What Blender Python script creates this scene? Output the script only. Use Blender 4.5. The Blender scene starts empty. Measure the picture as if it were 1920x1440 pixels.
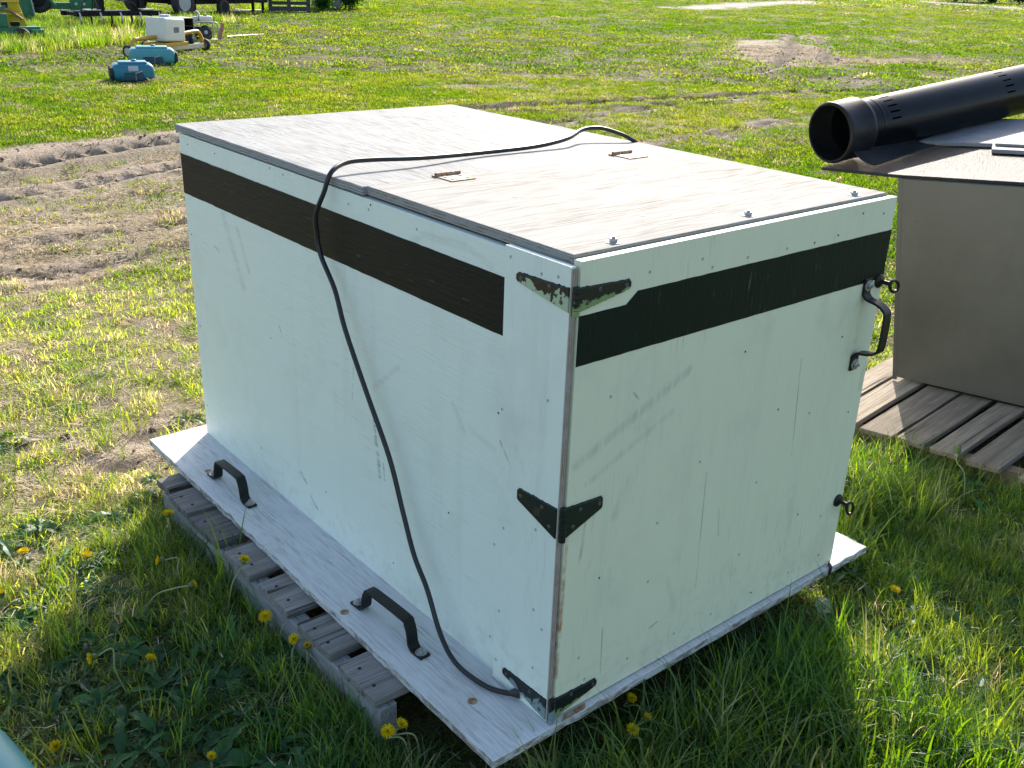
import bpy, bmesh, math, random
import numpy as np
from mathutils import Vector, Matrix, Euler

# ------------------------------------------------------------------ camera, sky, sun, exposure
scene = bpy.context.scene
col = scene.collection
GZ = 0.135                                   # height of the base board's top above the ground
CAM = Vector((-1.0588, -1.0924, 1.3368 + GZ))
RIGHT = Vector((0.770565, -0.636532, 0.03252)); UP = Vector((0.223564, 0.317715, 0.921454)); FWD = Vector((0.596867, 0.702769, -0.387125))
cd = bpy.data.cameras.new('camera'); cam = bpy.data.objects.new('camera', cd); col.objects.link(cam)
m3 = Matrix((RIGHT, UP, -FWD)).transposed()
cam.matrix_world = Matrix.Translation(CAM) @ m3.to_4x4()
cd.sensor_width = 36.0; cd.lens = 35.04; cd.clip_start = 0.05; cd.clip_end = 2000
scene.camera = cam

SUN_AZ = math.radians(49.2); SUN_EL = math.radians(31.5)
world = bpy.data.worlds.new('World'); scene.world = world; world.use_nodes = True
wn = world.node_tree.nodes; wl = world.node_tree.links
sky = wn.new('ShaderNodeTexSky'); sky.sky_type = 'NISHITA'; sky.sun_disc = False
sky.sun_elevation = SUN_EL; sky.sun_rotation = SUN_AZ
sky.air_density = 1.0; sky.dust_density = 1.8; sky.ozone_density = 1.0
wl.new(sky.outputs[0], wn['Background'].inputs[0]); wn['Background'].inputs[1].default_value = 0.15
sd = bpy.data.lights.new('sun', 'SUN'); so = bpy.data.objects.new('sun', sd); col.objects.link(so)
sd.energy = 4.2; sd.angle = math.radians(0.5); sd.color = (1.0, 0.93, 0.82)
sdir = Vector((math.sin(SUN_AZ) * math.cos(SUN_EL), math.cos(SUN_AZ) * math.cos(SUN_EL), math.sin(SUN_EL)))
so.rotation_euler = sdir.to_track_quat('Z', 'Y').to_euler()
so.location = sdir * 30
scene.view_settings.view_transform = 'Standard'
scene.view_settings.look = 'None'
scene.view_settings.exposure = 1.0
scene.view_settings.gamma = 1.0
scene.view_settings.use_curve_mapping = False
scene.render.engine = 'CYCLES'
scene.cycles.max_bounces = 5; scene.cycles.diffuse_bounces = 2; scene.cycles.glossy_bounces = 3; scene.cycles.transmission_bounces = 3

rnd = random.Random(7)
rng = np.random.default_rng(11)

# ------------------------------------------------------------------ mesh helpers
class MB:
    def __init__(s): s.v = []; s.f = []
    def add(s, vs, fs):
        b = len(s.v); s.v += [tuple(v) for v in vs]; s.f += [tuple(b + i for i in f) for f in fs]; return s
    def box(s, x0, x1, y0, y1, z0, z1, M=None):
        vs = [Vector((x, y, z)) for z in (z0, z1) for y in (y0, y1) for x in (x0, x1)]
        if M: vs = [M @ v for v in vs]
        return s.add(vs, [(0, 2, 3, 1), (4, 5, 7, 6), (0, 1, 5, 4), (2, 6, 7, 3), (0, 4, 6, 2), (1, 3, 7, 5)])
    def prism(s, poly, d0, d1, plane='xy', M=None):
        def P(a, b, d):
            v = Vector((a, b, d)) if plane == 'xy' else Vector((a, d, b)) if plane == 'xz' else Vector((d, a, b))
            return M @ v if M else v
        n = len(poly)
        vs = [P(a, b, d0) for a, b in poly] + [P(a, b, d1) for a, b in poly]
        return s.add(vs, [tuple(range(n))[::-1], tuple(range(n, 2 * n))] + [(i, (i + 1) % n, n + (i + 1) % n, n + i) for i in range(n)])
    def tube(s, pts, r, n=8, caps=True, flat=None):
        pts = [Vector(p) for p in pts]; rs = r if isinstance(r, (list, tuple)) else [r] * len(pts)
        t0 = (pts[1] - pts[0]).normalized()
        nrm = t0.orthogonal().normalized(); rings = []; b = len(s.v)
        for i, p in enumerate(pts):
            t = ((pts[min(i + 1, len(pts) - 1)] - pts[max(i - 1, 0)])).normalized()
            nrm = (nrm - t * nrm.dot(t)).normalized(); bi = t.cross(nrm)
            for k in range(n):
                a = 2 * math.pi * k / n
                s.v.append(tuple(p + (nrm * math.cos(a) + bi * math.sin(a)) * rs[i]))
        for i in range(len(pts) - 1):
            for k in range(n):
                s.f.append((b + i * n + k, b + i * n + (k + 1) % n, b + (i + 1) * n + (k + 1) % n, b + (i + 1) * n + k))
        if caps:
            s.f.append(tuple(b + k for k in range(n))[::-1]); s.f.append(tuple(b + (len(pts) - 1) * n + k for k in range(n)))
        return s
    def lathe(s, prof, M=None, n=24, close=False):
        # prof: (r, h) along local Z
        b = len(s.v)
        for r, h in prof:
            for k in range(n):
                a = 2 * math.pi * k / n; v = Vector((r * math.cos(a), r * math.sin(a), h)); s.v.append(tuple(M @ v if M else v))
        m = len(prof)
        for i in range(m - 1 if not close else m):
            j = (i + 1) % m
            for k in range(n):
                s.f.append((b + i * n + k, b + i * n + (k + 1) % n, b + j * n + (k + 1) % n, b + j * n + k))
        if not close:
            if prof[0][0] > 1e-6: s.f.append(tuple(b + k for k in range(n))[::-1])
            if prof[-1][0] > 1e-6: s.f.append(tuple(b + (m - 1) * n + k for k in range(n)))
        return s
    def strap(s, pts, w, t, side):
        # flat bar through pts, width w along 'side', thickness t
        pts = [Vector(p) for p in pts]; side = Vector(side).normalized(); b = len(s.v)
        for i, p in enumerate(pts):
            tg = (pts[min(i + 1, len(pts) - 1)] - pts[max(i - 1, 0)]).normalized(); nn = tg.cross(side).normalized()
            for sa, sb in ((-1, -1), (1, -1), (1, 1), (-1, 1)):
                s.v.append(tuple(p + side * (sa * w / 2) + nn * (sb * t / 2)))
        for i in range(len(pts) - 1):
            for k in range(4):
                s.f.append((b + i * 4 + k, b + i * 4 + (k + 1) % 4, b + i * 4 + 4 + (k + 1) % 4, b + i * 4 + 4 + k))
        s.f.append((b + 3, b + 2, b + 1, b)); e = b + (len(pts) - 1) * 4; s.f.append((e, e + 1, e + 2, e + 3))
        return s
    def mesh(s, name, mat, bevel=0, smooth=False, seg=2):
        me = bpy.data.meshes.new(name); me.from_pydata(s.v, [], s.f)
        bm = bmesh.new(); bm.from_mesh(me)
        bmesh.ops.recalc_face_normals(bm, faces=bm.faces)
        if bevel:
            es = [e for e in bm.edges if len(e.link_faces) == 2 and e.calc_face_angle(0) > 0.6]
            bmesh.ops.bevel(bm, geom=es, offset=bevel, segments=seg, affect='EDGES', profile=0.6, clamp_overlap=True)
        bm.to_mesh(me); bm.free()
        if mat: me.materials.append(mat)
        if smooth:
            me.polygons.foreach_set('use_smooth', [True] * len(me.polygons))
            try: me.set_sharp_from_angle(angle=math.radians(40))
            except Exception: pass
        return me
    def build(s, name, mat, parent=None, bevel=0, smooth=False, seg=2):
        return link(name, s.mesh(name, mat, bevel, smooth, seg), parent)

def link(name, me, parent=None, loc=None, rot=None, scl=None):
    o = bpy.data.objects.new(name, me); col.objects.link(o)
    if parent: o.parent = parent
    if loc is not None: o.location = loc
    if rot is not None: o.rotation_euler = rot
    if scl is not None: o.scale = scl
    return o
def tag(o, label=None, cat=None, group=None, kind=None):
    if label: o['label'] = label
    if cat: o['category'] = cat
    if group: o['group'] = group
    if kind: o['kind'] = kind
    return o
def thing(name, label, cat, loc=(0, 0, 0), rz=0, group=None):
    o = bpy.data.objects.new(name, None); col.objects.link(o); o.location = loc; o.rotation_euler = (0, 0, rz)
    o.empty_display_size = 0.1
    return tag(o, label, cat, group)
def catmull(pts, sub=6):
    P = [Vector(p) for p in pts]; out = []
    for i in range(len(P) - 1):
        a = P[max(i - 1, 0)]; b = P[i]; c = P[i + 1]; d = P[min(i + 2, len(P) - 1)]
        for k in range(sub):
            t = k / sub
            out.append(0.5 * ((2 * b) + (c - a) * t + (2 * a - 5 * b + 4 * c - d) * t * t + (3 * b - a - 3 * c + d) * t ** 3))
    out.append(P[-1]); return out

# ------------------------------------------------------------------ material helpers
class NT:
    def __init__(s, name):
        s.m = bpy.data.materials.new(name); s.m.use_nodes = True; s.t = s.m.node_tree; s.n = s.t.nodes; s.l = s.t.links
        s.n.clear(); s.out = s.n.new('ShaderNodeOutputMaterial')
    def new(s, t, **kw):
        n = s.n.new(t)
        for k, v in kw.items(): setattr(n, k, v)
        return n
    def set(s, n, i, v):
        if hasattr(v, 'is_linked') or isinstance(v, bpy.types.NodeSocket): s.l.new(v, n.inputs[i])
        else: n.inputs[i].default_value = v
    def math(s, op, a, b=0.0, c=None, clamp=False):
        n = s.new('ShaderNodeMath', operation=op); n.use_clamp = clamp; s.set(n, 0, a); s.set(n, 1, b)
        if c is not None: s.set(n, 2, c)
        return n.outputs[0]
    def coords(s, kind='Object', scale=(1, 1, 1), loc=(0, 0, 0), rot=(0, 0, 0), jitter=False):
        c = s.new('ShaderNodeTexCoord').outputs[kind]
        if jitter:
            oi = s.new('ShaderNodeObjectInfo'); v = s.new('ShaderNodeVectorMath', operation='SCALE')
            cx = s.new('ShaderNodeCombineXYZ'); s.set(cx, 0, oi.outputs['Random']); s.set(cx, 1, s.math('MULTIPLY', oi.outputs['Random'], 7.3)); s.set(cx, 2, s.math('MULTIPLY', oi.outputs['Random'], 3.7))
            s.set(v, 0, cx.outputs[0]); v.inputs[3].default_value = 9.0
            ad = s.new('ShaderNodeVectorMath', operation='ADD'); s.l.new(c, ad.inputs[0]); s.l.new(v.outputs[0], ad.inputs[1]); c = ad.outputs[0]
        mp = s.new('ShaderNodeMapping'); s.l.new(c, mp.inputs[0]); mp.inputs[1].default_value = loc; mp.inputs[2].default_value = rot; mp.inputs[3].default_value = scale
        return mp.outputs[0]
    def noise(s, vec, scale=5, detail=4, rough=0.55, dist=0.0):
        n = s.new('ShaderNodeTexNoise'); s.l.new(vec, n.inputs['Vector']); n.inputs['Scale'].default_value = scale; n.inputs['Detail'].default_value = detail
        n.inputs['Roughness'].default_value = rough; n.inputs['Distortion'].default_value = dist; return n.outputs[0]
    def ramp(s, fac, lo, hi, clamp=True):
        n = s.new('ShaderNodeMapRange'); s.set(n, 0, fac); n.inputs[1].default_value = lo; n.inputs[2].default_value = hi; n.clamp = clamp; return n.outputs[0]
    def mix(s, fac, a, b):
        n = s.new('ShaderNodeMix', data_type='RGBA'); s.set(n, 0, fac)
        for i, v in ((6, a), (7, b)):
            if isinstance(v, tuple): n.inputs[i].default_value = (*v[:3], 1)
            else: s.l.new(v, n.inputs[i])
        return n.outputs[2]
    def bump(s, h, strength=0.3, dist=0.002, nrm=None):
        n = s.new('ShaderNodeBump'); n.inputs['Strength'].default_value = strength; n.inputs['Distance'].default_value = dist; s.l.new(h, n.inputs['Height'])
        if nrm: s.l.new(nrm, n.inputs['Normal'])
        return n.outputs[0]
    def bsdf(s, color, rough=0.5, metal=0.0, nrm=None, spec=0.5):
        b = s.new('ShaderNodeBsdfPrincipled')
        s.set(b, 'Base Color', (*color[:3], 1) if isinstance(color, tuple) else color); s.set(b, 'Roughness', rough); s.set(b, 'Metallic', metal)
        b.inputs['Specular IOR Level'].default_value = spec
        if nrm: s.l.new(nrm, b.inputs['Normal'])
        s.l.new(b.outputs[0], s.out.inputs[0]); return b
    def sep(s, vec):
        n = s.new('ShaderNodeSeparateXYZ'); s.l.new(vec, n.inputs[0]); return n.outputs
    def segment(s, u, v, x0, y0, x1, y1, w):
        # 1 near the segment (x0,y0)-(x1,y1) in the (u,v) plane, falling to 0 at distance w
        dx, dy = x1 - x0, y1 - y0; L2 = dx * dx + dy * dy + 1e-9
        t = s.math('ADD', s.math('MULTIPLY', s.math('SUBTRACT', u, x0), dx / L2), s.math('MULTIPLY', s.math('SUBTRACT', v, y0), dy / L2), clamp=True)
        ex = s.math('SUBTRACT', u, s.math('MULTIPLY_ADD', t, dx, x0)); ey = s.math('SUBTRACT', v, s.math('MULTIPLY_ADD', t, dy, y0))
        d = s.math('SQRT', s.math('ADD', s.math('MULTIPLY', ex, ex), s.math('MULTIPLY', ey, ey)))
        return s.ramp(d, w, w * 0.25)

AX = {'x': (0.06, 1, 1), 'y': (1, 0.06, 1), 'z': (1, 1, 0.06)}
def painted_ply(name, base, axis, wear=0.3, wearcol=(0.30, 0.27, 0.23), rough=0.5, bump=0.35, dirt=0.25, scratches=(), plane=(1, 2), streaks=(), edge=None, rot=(0, 0, 0), spec=0.4, splash=0.0):
    n = NT(name)
    g = n.coords(scale=AX[axis], rot=rot); raw = n.coords()
    grain = n.noise(g, 190, 3, 0.65); broad = n.noise(g, 26, 3, 0.6)
    big = n.noise(raw, 2.3, 3, 0.6)
    speck = n.noise(raw, 75, 2, 0.7)
    wmask = n.math('MULTIPLY', n.ramp(grain, 0.66 - 0.34 * wear, 0.86 - 0.30 * wear), n.ramp(n.math('ADD', n.math('MULTIPLY', big, 0.55), n.math('MULTIPLY', broad, 0.55)), 0.62 - 0.34 * wear, 0.82 - 0.2 * wear))
    smudge = n.math('MULTIPLY', n.ramp(n.noise(n.coords(scale=(1, 1, 1), loc=(3, 5, 1)), 5.5, 5, 0.65), 0.52, 0.82), dirt)
    specks = n.math('MULTIPLY', n.ramp(speck, 0.70, 0.76), 0.35 * (0.4 + wear))
    c = n.mix(n.math('MULTIPLY', n.ramp(broad, 0.3, 0.75), 0.10), base, tuple(x * 0.8 for x in base))
    c = n.mix(smudge, c, (0.36, 0.33, 0.28))
    c = n.mix(n.math('MAXIMUM', wmask, specks), c, wearcol)
    hsc = None
    xyz = n.sep(raw)
    if splash:
        sp = n.math('MULTIPLY', n.ramp(xyz[2], 0.16, 0.0), n.ramp(n.noise(raw, 34, 4, 0.7), 0.50, 0.66))
        c = n.mix(n.math('MULTIPLY', sp, splash), c, (0.30, 0.25, 0.19))
        run = n.math('MULTIPLY', n.ramp(n.noise(n.coords(scale=(1, 1, 0.05)), 16, 4, 0.7), 0.56, 0.80), 0.17)
        c = n.mix(run, c, (0.44, 0.43, 0.38))
    if scratches:
        brk = n.ramp(n.noise(g, 70, 3, 0.75, 1.0), 0.34, 0.72)
        for (x0, y0, x1, y1, w, op) in scratches:
            k = n.math('MULTIPLY', n.segment(xyz[plane[0]], xyz[plane[1]], x0, y0, x1, y1, w), n.math('MULTIPLY', brk, op))
            hsc = k if hsc is None else n.math('MAXIMUM', hsc, k)
        c = n.mix(hsc, c, (0.10, 0.11, 0.11))
    if streaks: srk = n.ramp(n.noise(raw, 40, 2), 0.3, 0.65)
    for (x0, y0, x1, y1, w, op) in streaks:
        k = n.math('MULTIPLY', n.segment(xyz[plane[0]], xyz[plane[1]], x0, y0, x1, y1, w), n.math('MULTIPLY', srk, op))
        c = n.mix(k, c, (0.35, 0.13, 0.03))
    if edge:
        geo = n.new('ShaderNodeNewGeometry'); nz = n.math('ABSOLUTE', n.sep(geo.outputs['Normal'])[2])
        lay = n.math('SINE', n.math('MULTIPLY', xyz[2], 2 * math.pi / 0.0062))
        ec = n.mix(n.ramp(lay, -0.4, 0.7), edge[0], edge[1])
        ec = n.mix(n.ramp(n.noise(n.coords(scale=(1, 1, 3)), 22, 4, 0.7), 0.42, 0.55), ec, tuple(x * 0.85 for x in base))
        c = n.mix(n.math('LESS_THAN', nz, 0.5), c, ec)
    h = n.math('ADD', n.math('MULTIPLY', grain, 0.6), n.math('MULTIPLY', broad, 0.4))
    h = n.math('ADD', h, 0.0)
    n.bsdf(c, rough, nrm=n.bump(h, bump, 0.003), spec=spec); return n.m

def simple(name, color, rough=0.5, metal=0.0, var=0.15, scale=20, bump=0.1, dirt=None, dirt_amt=0.0, spec=0.5):
    n = NT(name); v = n.coords(); a = n.noise(v, scale, 5, 0.6); b = n.noise(v, scale * 6, 3)
    c = n.mix(n.ramp(a, 0.3, 0.7), tuple(x * (1 - var) for x in color), tuple(min(1, x * (1 + var)) for x in color))
    if dirt: c = n.mix(n.math('MULTIPLY', n.ramp(n.noise(v, scale * 0.4, 5, 0.7), 0.45, 0.7), dirt_amt), c, dirt)
    n.bsdf(c, n.math('ADD', rough - 0.1, n.math('MULTIPLY', a, 0.2)), metal, n.bump(b, bump, 0.002), spec); return n.m

def chipped(name, base, under, amount, rough=0.4, zg=0.0, zc=0.02):
    n = NT(name); v = n.coords(); a = n.noise(v, 30, 6, 0.68); b = n.noise(v, 160, 2)
    if zg: a = n.math('MULTIPLY_ADD', n.math('SUBTRACT', n.sep(v)[2], zc), zg, a)
    k = n.ramp(a, 0.62 - amount * 0.3, 0.635 - amount * 0.3)
    c = n.mix(k, base, under); c = n.mix(n.math('MULTIPLY', n.ramp(n.noise(v, 70, 4), 0.62, 0.7), 0.7), c, (0.10, 0.045, 0.02))
    n.bsdf(c, rough, nrm=n.bump(n.math('SUBTRACT', n.math('MULTIPLY', b, 0.3), k), 0.5, 0.001)); return n.m

def weathered(name, c0, c1, axis='x'):
    n = NT(name); g = n.coords(scale=AX[axis], jitter=True); raw = n.coords(jitter=True)
    gr = n.noise(g, 120, 5, 0.7, 0.6); br = n.noise(g, 18, 4, 0.65, 1.5); crack = n.ramp(n.noise(n.coords(scale=tuple(x * (0.5 if x < 1 else 1) for x in AX[axis]), jitter=True), 55, 3, 0.6, 0.8), 0.41, 0.33)
    c = n.mix(n.ramp(gr, 0.3, 0.72), c0, c1); c = n.mix(n.math('MULTIPLY', n.ramp(br, 0.45, 0.75), 0.6), c, tuple(x * 0.55 for x in c0))
    c = n.mix(n.math('MULTIPLY', n.ramp(n.noise(raw, 9, 4), 0.5, 0.75), 0.35), c, (0.10, 0.085, 0.065))
    c = n.mix(n.math('MULTIPLY', crack, 0.85), c, (0.02, 0.017, 0.014))
    oi = n.new('ShaderNodeObjectInfo'); hs = n.new('ShaderNodeHueSaturation'); n.l.new(c, hs.inputs['Color']); n.set(hs, 'Value', n.math('MULTIPLY_ADD', oi.outputs['Random'], 0.6, 0.68))
    h = n.math('SUBTRACT', n.math('ADD', gr, n.math('MULTIPLY', br, 0.5)), n.math('MULTIPLY', crack, 1.4))
    n.bsdf(hs.outputs[0], 0.85, nrm=n.bump(h, 0.7, 0.003), spec=0.2); return n.m

WHITE = (0.79, 0.86, 0.77); DOOR_BOUNCE = (0.74, 0.765, 0.56)  # door white has the green bounce light of the grass mixed in
M = {}
M['panel'] = painted_ply('white_painted_plywood_side', WHITE, 'y', wear=0.24, wearcol=(0.40, 0.45, 0.44), bump=0.45, dirt=0.2, splash=0.2, rot=(math.radians(-6), 0, 0),
    scratches=[(0.60, 0.30, 0.62, 0.40, .006, .9), (0.615, 0.36, 0.60, 0.27, .008, .8), (0.585, 0.31, 0.58, 0.27, .005, .7), (1.33, 0.72, 1.24, 0.55, .02, .25), (1.25, 0.70, 1.20, 0.60, .012, .3),
               (1.40, 0.62, 1.37, 0.61, .005, .7), (0.62, 0.48, 0.52, 0.56, .010, .22), (0.70, 0.50, 0.71, 0.42, .004, .4), (0.43, 0.86, 0.30, 0.87, .012, .25), (0.50, 0.82, 0.43, 0.86, .012, .22), (0.30, 0.87, 0.22, 0.85, .01, .2),
               (0.33, 0.55, 0.29, 0.50, .01, .2), (0.98, 0.12, 0.95, 0.10, .006, .7), (0.93, 0.07, 0.90, 0.05, .006, .8), (0.28, 0.52, 0.20, 0.50, .012, .15), (1.05, 0.5, 1.04, 0.47, .004, .6)])
M['trim'] = painted_ply('white_painted_plywood_trim', WHITE, 'z', wear=0.34, wearcol=(0.40, 0.43, 0.41), bump=0.6, dirt=0.24, splash=0.25,
    scratches=[(0.168, 0.535, 0.135, 0.495, .003, .9), (0.12, 0.54, 0.10, 0.50, .015, .15), (0.09, 0.85, 0.07, 0.85, .02, .2)])
M['door'] = painted_ply('white_painted_plywood_door', DOOR_BOUNCE, 'z', wear=0.34, wearcol=(0.38, 0.40, 0.34), bump=0.6, dirt=0.28, splash=0.25, plane=(0, 2),
    scratches=[(0.385, 0.42, 0.395, 0.14, .0022, .9), (0.657, 0.60, 0.678, 0.37, .0022, .9), (0.44, 0.32, 0.45, 0.25, .004, .5), (0.02, 0.545, 0.30, 0.66, .014, .35), (0.05, 0.50, 0.26, 0.585, .010, .25), (0.13, 0.41, 0.16, 0.47, .02, .18),
               (0.12, 0.16, 0.125, 0.05, .002, .7), (0.6, 0.3, 0.62, 0.2, .015, .15), (0.3, 0.2, 0.33, 0.12, .01, .2), (0.15, 0.65, 0.165, 0.635, .003, .9), (0.26, 0.10, 0.28, 0.105, .004, .8), (0.50, 0.16, 0.52, 0.13, .02, .15), (0.70, 0.25, 0.72, 0.15, .012, .2)],
    streaks=[(0.010, 0.42, 0.004, 0.10, .006, .85), (0.055, 0.44, 0.045, 0.34, .005, .45), (0.075, 0.445, 0.07, 0.40, .004, .3), (0.915, 0.54, 0.91, 0.47, .01, .25), (0.86, 0.70, 0.855, 0.60, .012, .2)])
M['lid_front'] = painted_ply('white_painted_plywood_front_lid', (0.365, 0.36, 0.338), 'x', wear=0.72, wearcol=(0.17, 0.135, 0.10), bump=0.6, dirt=0.35, rough=0.8, spec=0.12, edge=((0.20, 0.18, 0.16), (0.36, 0.34, 0.31)))
M['lid_rear'] = painted_ply('white_painted_plywood_rear_lid', (0.345, 0.348, 0.342), 'y', wear=0.76, wearcol=(0.13, 0.127, 0.122), bump=0.6, dirt=0.22, rough=0.75, spec=0.12, edge=((0.20, 0.18, 0.16), (0.42, 0.42, 0.41)))
M['base'] = painted_ply('worn_white_plywood_base', (0.65, 0.655, 0.63), 'y', wear=0.60, wearcol=(0.27, 0.24, 0.21), bump=0.7, dirt=0.6, rough=0.75, spec=0.2, edge=((0.16, 0.13, 0.10), (0.36, 0.33, 0.29)))
def stripe_mat(name, col_, axis):
    n = NT(name); g = n.coords(scale=AX[axis]); gr = n.noise(g, 150, 5, 0.6, 0.8); raw = n.coords()
    c = n.mix(n.ramp(gr, 0.62, 0.75), col_, tuple(x * 1.5 + 0.003 for x in col_)); c = n.mix(n.math('MULTIPLY', n.ramp(n.noise(g, 260, 2), 0.70, 0.74), 0.5), c, (0.20, 0.20, 0.17))
    n.bsdf(c, 0.5, nrm=n.bump(gr, 0.55, 0.003), spec=0.2); return n.m
M['stripe_side'] = stripe_mat('dark_brown_green_stripe_paint', (0.006, 0.008, 0.0075), 'y')
M['stripe_door'] = stripe_mat('dark_green_stripe_paint', (0.0045, 0.013, 0.009), 'z')
M['black_iron'] = simple('black_painted_iron', (0.008, 0.011, 0.010), 0.42, 0.0, 0.3, 40, 0.25, (0.03, 0.018, 0.01), 0.3, spec=0.3)
M['hinge_green'] = chipped('chipped_pale_green_hinge_paint', (0.40, 0.50, 0.34), (0.010, 0.012, 0.011), 0.45, zg=9, zc=.024)
M['hinge_half'] = chipped('chipped_black_over_green_hinge_paint', (0.008, 0.014, 0.013), (0.20, 0.30, 0.12), 0.40, zg=-12, zc=.016)
M['hinge_black'] = chipped('black_hinge_paint', (0.008, 0.016, 0.015), (0.05, 0.025, 0.015), 0.05)
M['hinge_blue'] = chipped('chipped_bluegrey_hinge_paint', (0.20, 0.27, 0.27), (0.010, 0.012, 0.012), 0.42, zg=9, zc=.026)
M['zinc'] = simple('dull_zinc', (0.42, 0.43, 0.42), 0.42, 0.8, 0.25, 200, 0.2, (0.22, 0.12, 0.06), 0.4)
M['rust'] = simple('rusty_steel', (0.30, 0.15, 0.07), 0.7, 0.3, 0.4, 90, 0.4, (0.55, 0.50, 0.42), 0.6)
M['screw'] = simple('painted_over_screw_head', (0.34, 0.37, 0.35), 0.55, 0.0, 0.3, 200, 0.2)
M['rubber'] = simple('black_rubber_cable', (0.012, 0.012, 0.013), 0.42, 0.0, 0.2, 60, 0.08)
M['rawply'] = None
n = NT('raw_plywood_edge'); v = n.coords(); xyz = n.sep(v); ly = n.math('SINE', n.math('MULTIPLY', xyz[0], 2 * math.pi / 0.0042))
n.bsdf(n.mix(n.ramp(n.noise(v, 60, 4), 0.35, 0.65), n.mix(n.ramp(ly, -.5, .5), (0.17, 0.115, 0.08), (0.40, 0.31, 0.23)), (0.34, 0.30, 0.27)), 0.8); M['rawply'] = n.m
M['hole'] = simple('dark_screw_hole', (0.02, 0.017, 0.015), 0.9, 0, 0.2)
M['interior'] = simple('dark_box_interior', (0.09, 0.08, 0.07), 0.9)
M['pal_grey'] = weathered('grey_weathered_pallet_wood', (0.15, 0.138, 0.125), (0.30, 0.285, 0.265))
M['pal_stringer'] = weathered('grey_weathered_stringer_wood', (0.22, 0.22, 0.22), (0.38, 0.39, 0.39), 'y')
M['pal_tan'] = weathered('tan_weathered_pallet_wood', (0.25, 0.20, 0.15), (0.47, 0.395, 0.31))
M['pal_tan_s'] = weathered('tan_weathered_stringer_wood', (0.22, 0.16, 0.11), (0.34, 0.26, 0.19), 'y')
M['grey_metal'] = simple('brown_grey_painted_metal', (0.085, 0.080, 0.074), 0.45, 0.2, 0.10, 5, 0.03, (0.20, 0.18, 0.16), 0.25)
n = NT('black_textured_rubber_sheet'); v = n.coords(); tx = n.noise(v, 110, 3, 0.75); n.bsdf(n.mix(n.ramp(n.noise(v, 9, 4), .35, .7), (0.010, 0.011, 0.014), (0.030, 0.031, 0.035)), n.math('MULTIPLY_ADD', tx, .4, .20), nrm=n.bump(tx, 1.0, 0.008), spec=0.3); M['sheet'] = n.m
M['pale_board'] = simple('pale_grey_weathered_board', (0.26, 0.26, 0.265), 0.6, 0, 0.2, 14, 0.5, (0.14, 0.13, 0.12), 0.5, spec=0.25)
M['pipe'] = simple('black_plastic_pipe', (0.0035, 0.004, 0.005), 0.24, 0.0, 0.25, 12, 0.12, (0.014, 0.0135, 0.013), 0.2, spec=0.22)
M['pipe_bell'] = simple('dusty_black_pipe_bell', (0.010, 0.0105, 0.011), 0.45, 0.0, 0.3, 16, 0.25, (0.035, 0.033, 0.03), 0.5, spec=0.22)
M['blue_tank'] = simple('blue_green_plastic', (0.012, 0.15, 0.22), 0.42, 0, 0.10, 8, 0.05)
M['teal_tank'] = simple('faded_teal_plastic', (0.07, 0.28, 0.30), 0.5, 0, 0.08, 6, 0.05)
M['tank_shade'] = simple('dark_blue_shade_plastic', (0.006, 0.05, 0.08), 0.5, 0, 0.1, 8, 0.05)  # darker blue that stands for shade in the tank recess
M['label_grey'] = simple('pale_grey_sticker', (0.45, 0.47, 0.5), 0.5)
M['tyre'] = simple('black_tyre_rubber', (0.018, 0.018, 0.019), 0.7, 0, 0.3, 20, 0.3, (0.07, 0.06, 0.05), 0.3)
M['yellow'] = simple('yellow_farm_paint', (0.62, 0.43, 0.02), 0.42, 0, 0.10, 8, 0.1, (0.25, 0.16, 0.05), 0.25)
M['frame_yellow'] = simple('ochre_yellow_frame_paint', (0.50, 0.29, 0.025), 0.4, 0, 0.12, 10, 0.1, (0.2, 0.12, 0.04), 0.25)
M['farm_green'] = simple('green_farm_paint', (0.012, 0.15, 0.07), 0.38, 0, 0.2, 8, 0.1, (0.10, 0.12, 0.08), 0.3)
M['poly_white'] = simple('white_polyethylene', (0.70, 0.66, 0.56), 0.5, 0, 0.05, 6, 0.05, (0.45, 0.40, 0.3), 0.25)
M['alu'] = simple('dull_aluminium', (0.45, 0.44, 0.42), 0.38, 0.7, 0.15, 20, 0.1)
M['dark_steel'] = simple('dark_painted_steel', (0.007, 0.0075, 0.010), 0.55, 0.0, 0.3, 15, 0.15, (0.03, 0.02, 0.015), 0.2, spec=0.2)
M['rim'] = simple('pale_wheel_rim_paint', (0.42, 0.42, 0.42), 0.5, 0.2, 0.15, 12, 0.1, (0.2, 0.15, 0.1), 0.3)
M['red_paint'] = simple('faded_red_paint', (0.45, 0.17, 0.12), 0.45, 0, 0.15, 15)
M['concrete'] = simple('rough_concrete', (0.20, 0.19, 0.18), 0.9, 0, 0.2, 14, 0.5)
M['white_post'] = simple('peeling_white_post_paint', (0.62, 0.58, 0.52), 0.7, 0, 0.15, 12, 0.3, (0.3, 0.24, 0.18), 0.4)
M['wire'] = simple('black_plastic', (0.015, 0.015, 0.016), 0.4)

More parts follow.
